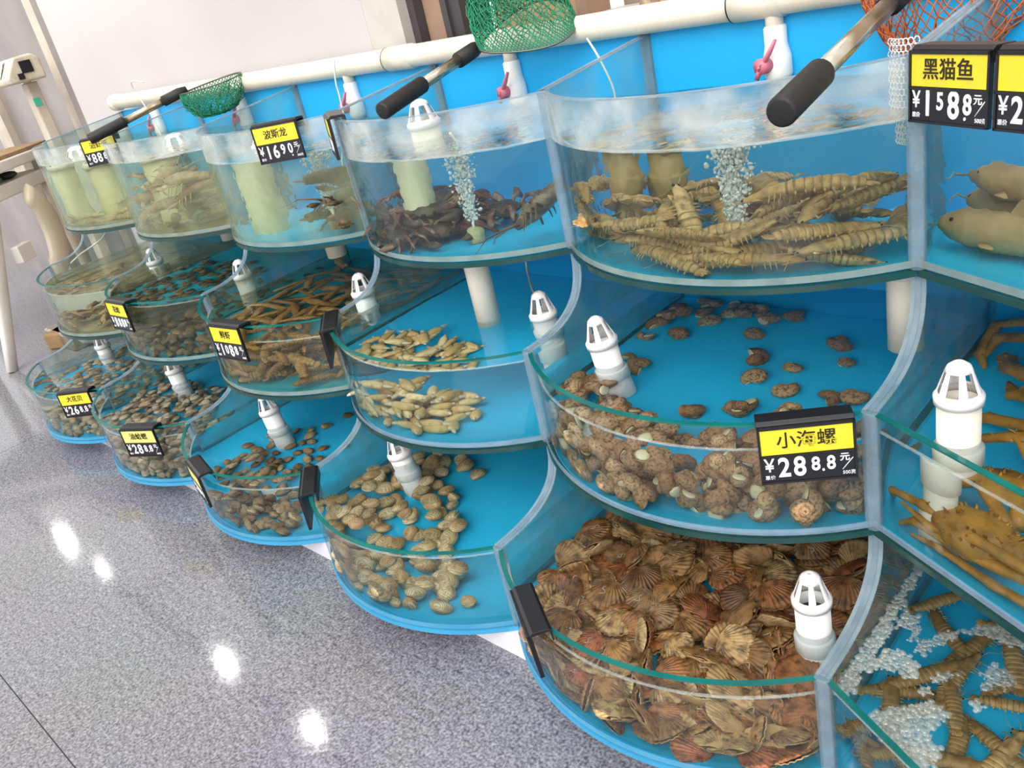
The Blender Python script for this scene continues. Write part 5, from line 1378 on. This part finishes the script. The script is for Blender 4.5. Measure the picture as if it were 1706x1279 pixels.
# foam on the angled bottom tank
def foam_mat():
    m, N, L = new_mat('foam'); b = N['Principled BSDF']; b.inputs['Base Color'].default_value = S('#b6bdb8'); b.inputs['Roughness'].default_value = 0.35
    t = N.new('ShaderNodeTexCoord'); v = N.new('ShaderNodeTexVoronoi'); v.inputs['Scale'].default_value = 190
    L.new(t.outputs['Object'], v.inputs['Vector'])
    bp = N.new('ShaderNodeBump'); bp.inputs['Strength'].default_value = 0.9; bp.inputs['Distance'].default_value = 0.004; bp.invert = True
    L.new(v.outputs['Distance'], bp.inputs['Height']); L.new(bp.outputs[0], b.inputs['Normal'])
    tr = N.new('ShaderNodeBsdfTransparent'); mx = N.new('ShaderNodeMixShader'); mr = N.new('ShaderNodeMapRange')
    mr.inputs['From Max'].default_value = 0.8; mr.inputs['To Min'].default_value = 0.82; mr.inputs['To Max'].default_value = 0.30
    L.new(v.outputs['Distance'], mr.inputs[0]); L.new(mr.outputs[0], mx.inputs[0]); L.new(b.outputs[0], mx.inputs[1]); L.new(tr.outputs[0], mx.inputs[2])
    L.new(mx.outputs[0], N['Material Output'].inputs['Surface'])
    return m
M_foam = foam_mat()
M_film = glass_mat('bubble_film', (0.93, 0.95, 0.94, 1), 1.9, 0.30, '#dfe4df')
def in_tank6(x, y): return in_bay(x, y, 0, 'L', 0.011)
def foam(poly, label, seed, dens=1.0):
    rnd = random.Random(seed); f = inpoly(poly); mb = MB(); z = WL[('L', 0)] + 0.0008
    xs_ = [p[0] for p in poly]; ys_ = [p[1] for p in poly]
    st = 0.0042; nx = int((max(xs_) - min(xs_)) / st) + 1; ny = int((max(ys_) - min(ys_)) / st) + 1
    ok = {}
    for i in range(-1, nx + 2):
        for j in range(-1, ny + 2):
            x = min(xs_) + i * st; y = min(ys_) + j * st
            wob = Vector((noise.noise(Vector((x * 60, y * 60, seed))), noise.noise(Vector((x * 60, y * 60, seed + 9))), 0)) * 0.010
            if f(x + wob.x, y + wob.y) and in_tank6(x, y): ok[(i, j)] = (x, y)
    for (i, j), (x, y) in ok.items():
        if rnd.random() < 0.45: continue
        r = rnd.choice((0.0018, 0.0026, 0.0034, 0.0046)) * dens
        mb.ball((x + rnd.uniform(-1, 1) * st * 0.4, y + rnd.uniform(-1, 1) * st * 0.4, z), (r, r, r * 0.6), 12, 6, 1)
    # thin film between the bubbles
    for (i, j), (x, y) in ok.items():
        if (i + 1, j) in ok and (i, j + 1) in ok and (i + 1, j + 1) in ok:
            a, b_, c, d = ok[(i, j)], ok[(i + 1, j)], ok[(i + 1, j + 1)], ok[(i, j + 1)]
            mb.add([(a[0], a[1], z + 0.0006), (b_[0], b_[1], z + 0.0006), (c[0], c[1], z + 0.0006), (d[0], d[1], z + 0.0006)], [(0, 1, 2, 3)])
    if mb.v: tag(mb.build('foam_patch', [M_foam, M_film]), label, 'foam', None, 'stuff')
foam([(0.0, -0.03), (0.0, -0.36), (0.03, -0.37), (0.036, -0.28), (0.03, -0.20), (0.028, -0.10), (0.02, -0.03)], 'strip of white foam along the partition of the angled bottom tank', 1)
foam([(0.028, -0.285), (0.036, -0.235), (0.055, -0.222), (0.075, -0.235), (0.095, -0.262), (0.085, -0.275), (0.06, -0.265)], 'tongue of foam reaching from the partition foam strip', 2)
foam([(0.030, -0.20), (0.034, -0.14), (0.05, -0.15), (0.07, -0.195), (0.058, -0.205), (0.045, -0.18)], 'curved foam arm near the partition of the angled tank', 3)
foam([(0.066, -0.218), (0.075, -0.185), (0.098, -0.160), (0.108, -0.170), (0.095, -0.205), (0.08, -0.222)], 'oval foam patch in the middle of the angled tank', 4)
foam([(0.100, -0.165), (0.125, -0.128), (0.155, -0.108), (0.20, -0.120), (0.26, -0.17), (0.25, -0.195), (0.19, -0.155), (0.15, -0.150)], 'long foam patch below the crab tank edge', 5)
foam([(0.045, -0.362), (0.075, -0.335), (0.105, -0.300), (0.122, -0.285), (0.138, -0.295), (0.138, -0.33), (0.15, -0.36), (0.17, -0.45), (0.10, -0.41)], 'wide foam patch along the front of the angled bottom tank', 6, 1.25)
foam([(0.146, -0.215), (0.162, -0.190), (0.182, -0.195), (0.192, -0.22), (0.178, -0.24), (0.158, -0.24)], 'round foam patch on the open water of the angled tank', 7)
foam([(0.102, -0.255), (0.112, -0.24), (0.132, -0.225), (0.14, -0.235), (0.122, -0.255), (0.108, -0.265)], 'small crescent of foam on the angled tank water', 8)
foam([(0.098, -0.275), (0.108, -0.265), (0.116, -0.275), (0.11, -0.29)], 'tiny foam dot on the angled tank water', 9)
foam([(0.155, -0.27), (0.165, -0.258), (0.176, -0.268), (0.168, -0.285)], 'small thin foam spot on the open water of the angled tank', 10)
foam([(0.0, 0.03), (0.0, -0.03), (0.06, -0.05), (0.12, -0.08), (0.17, -0.08), (0.16, -0.05), (0.08, -0.02)], 'thin foam under the edge of the crab tank', 11, 0.7)
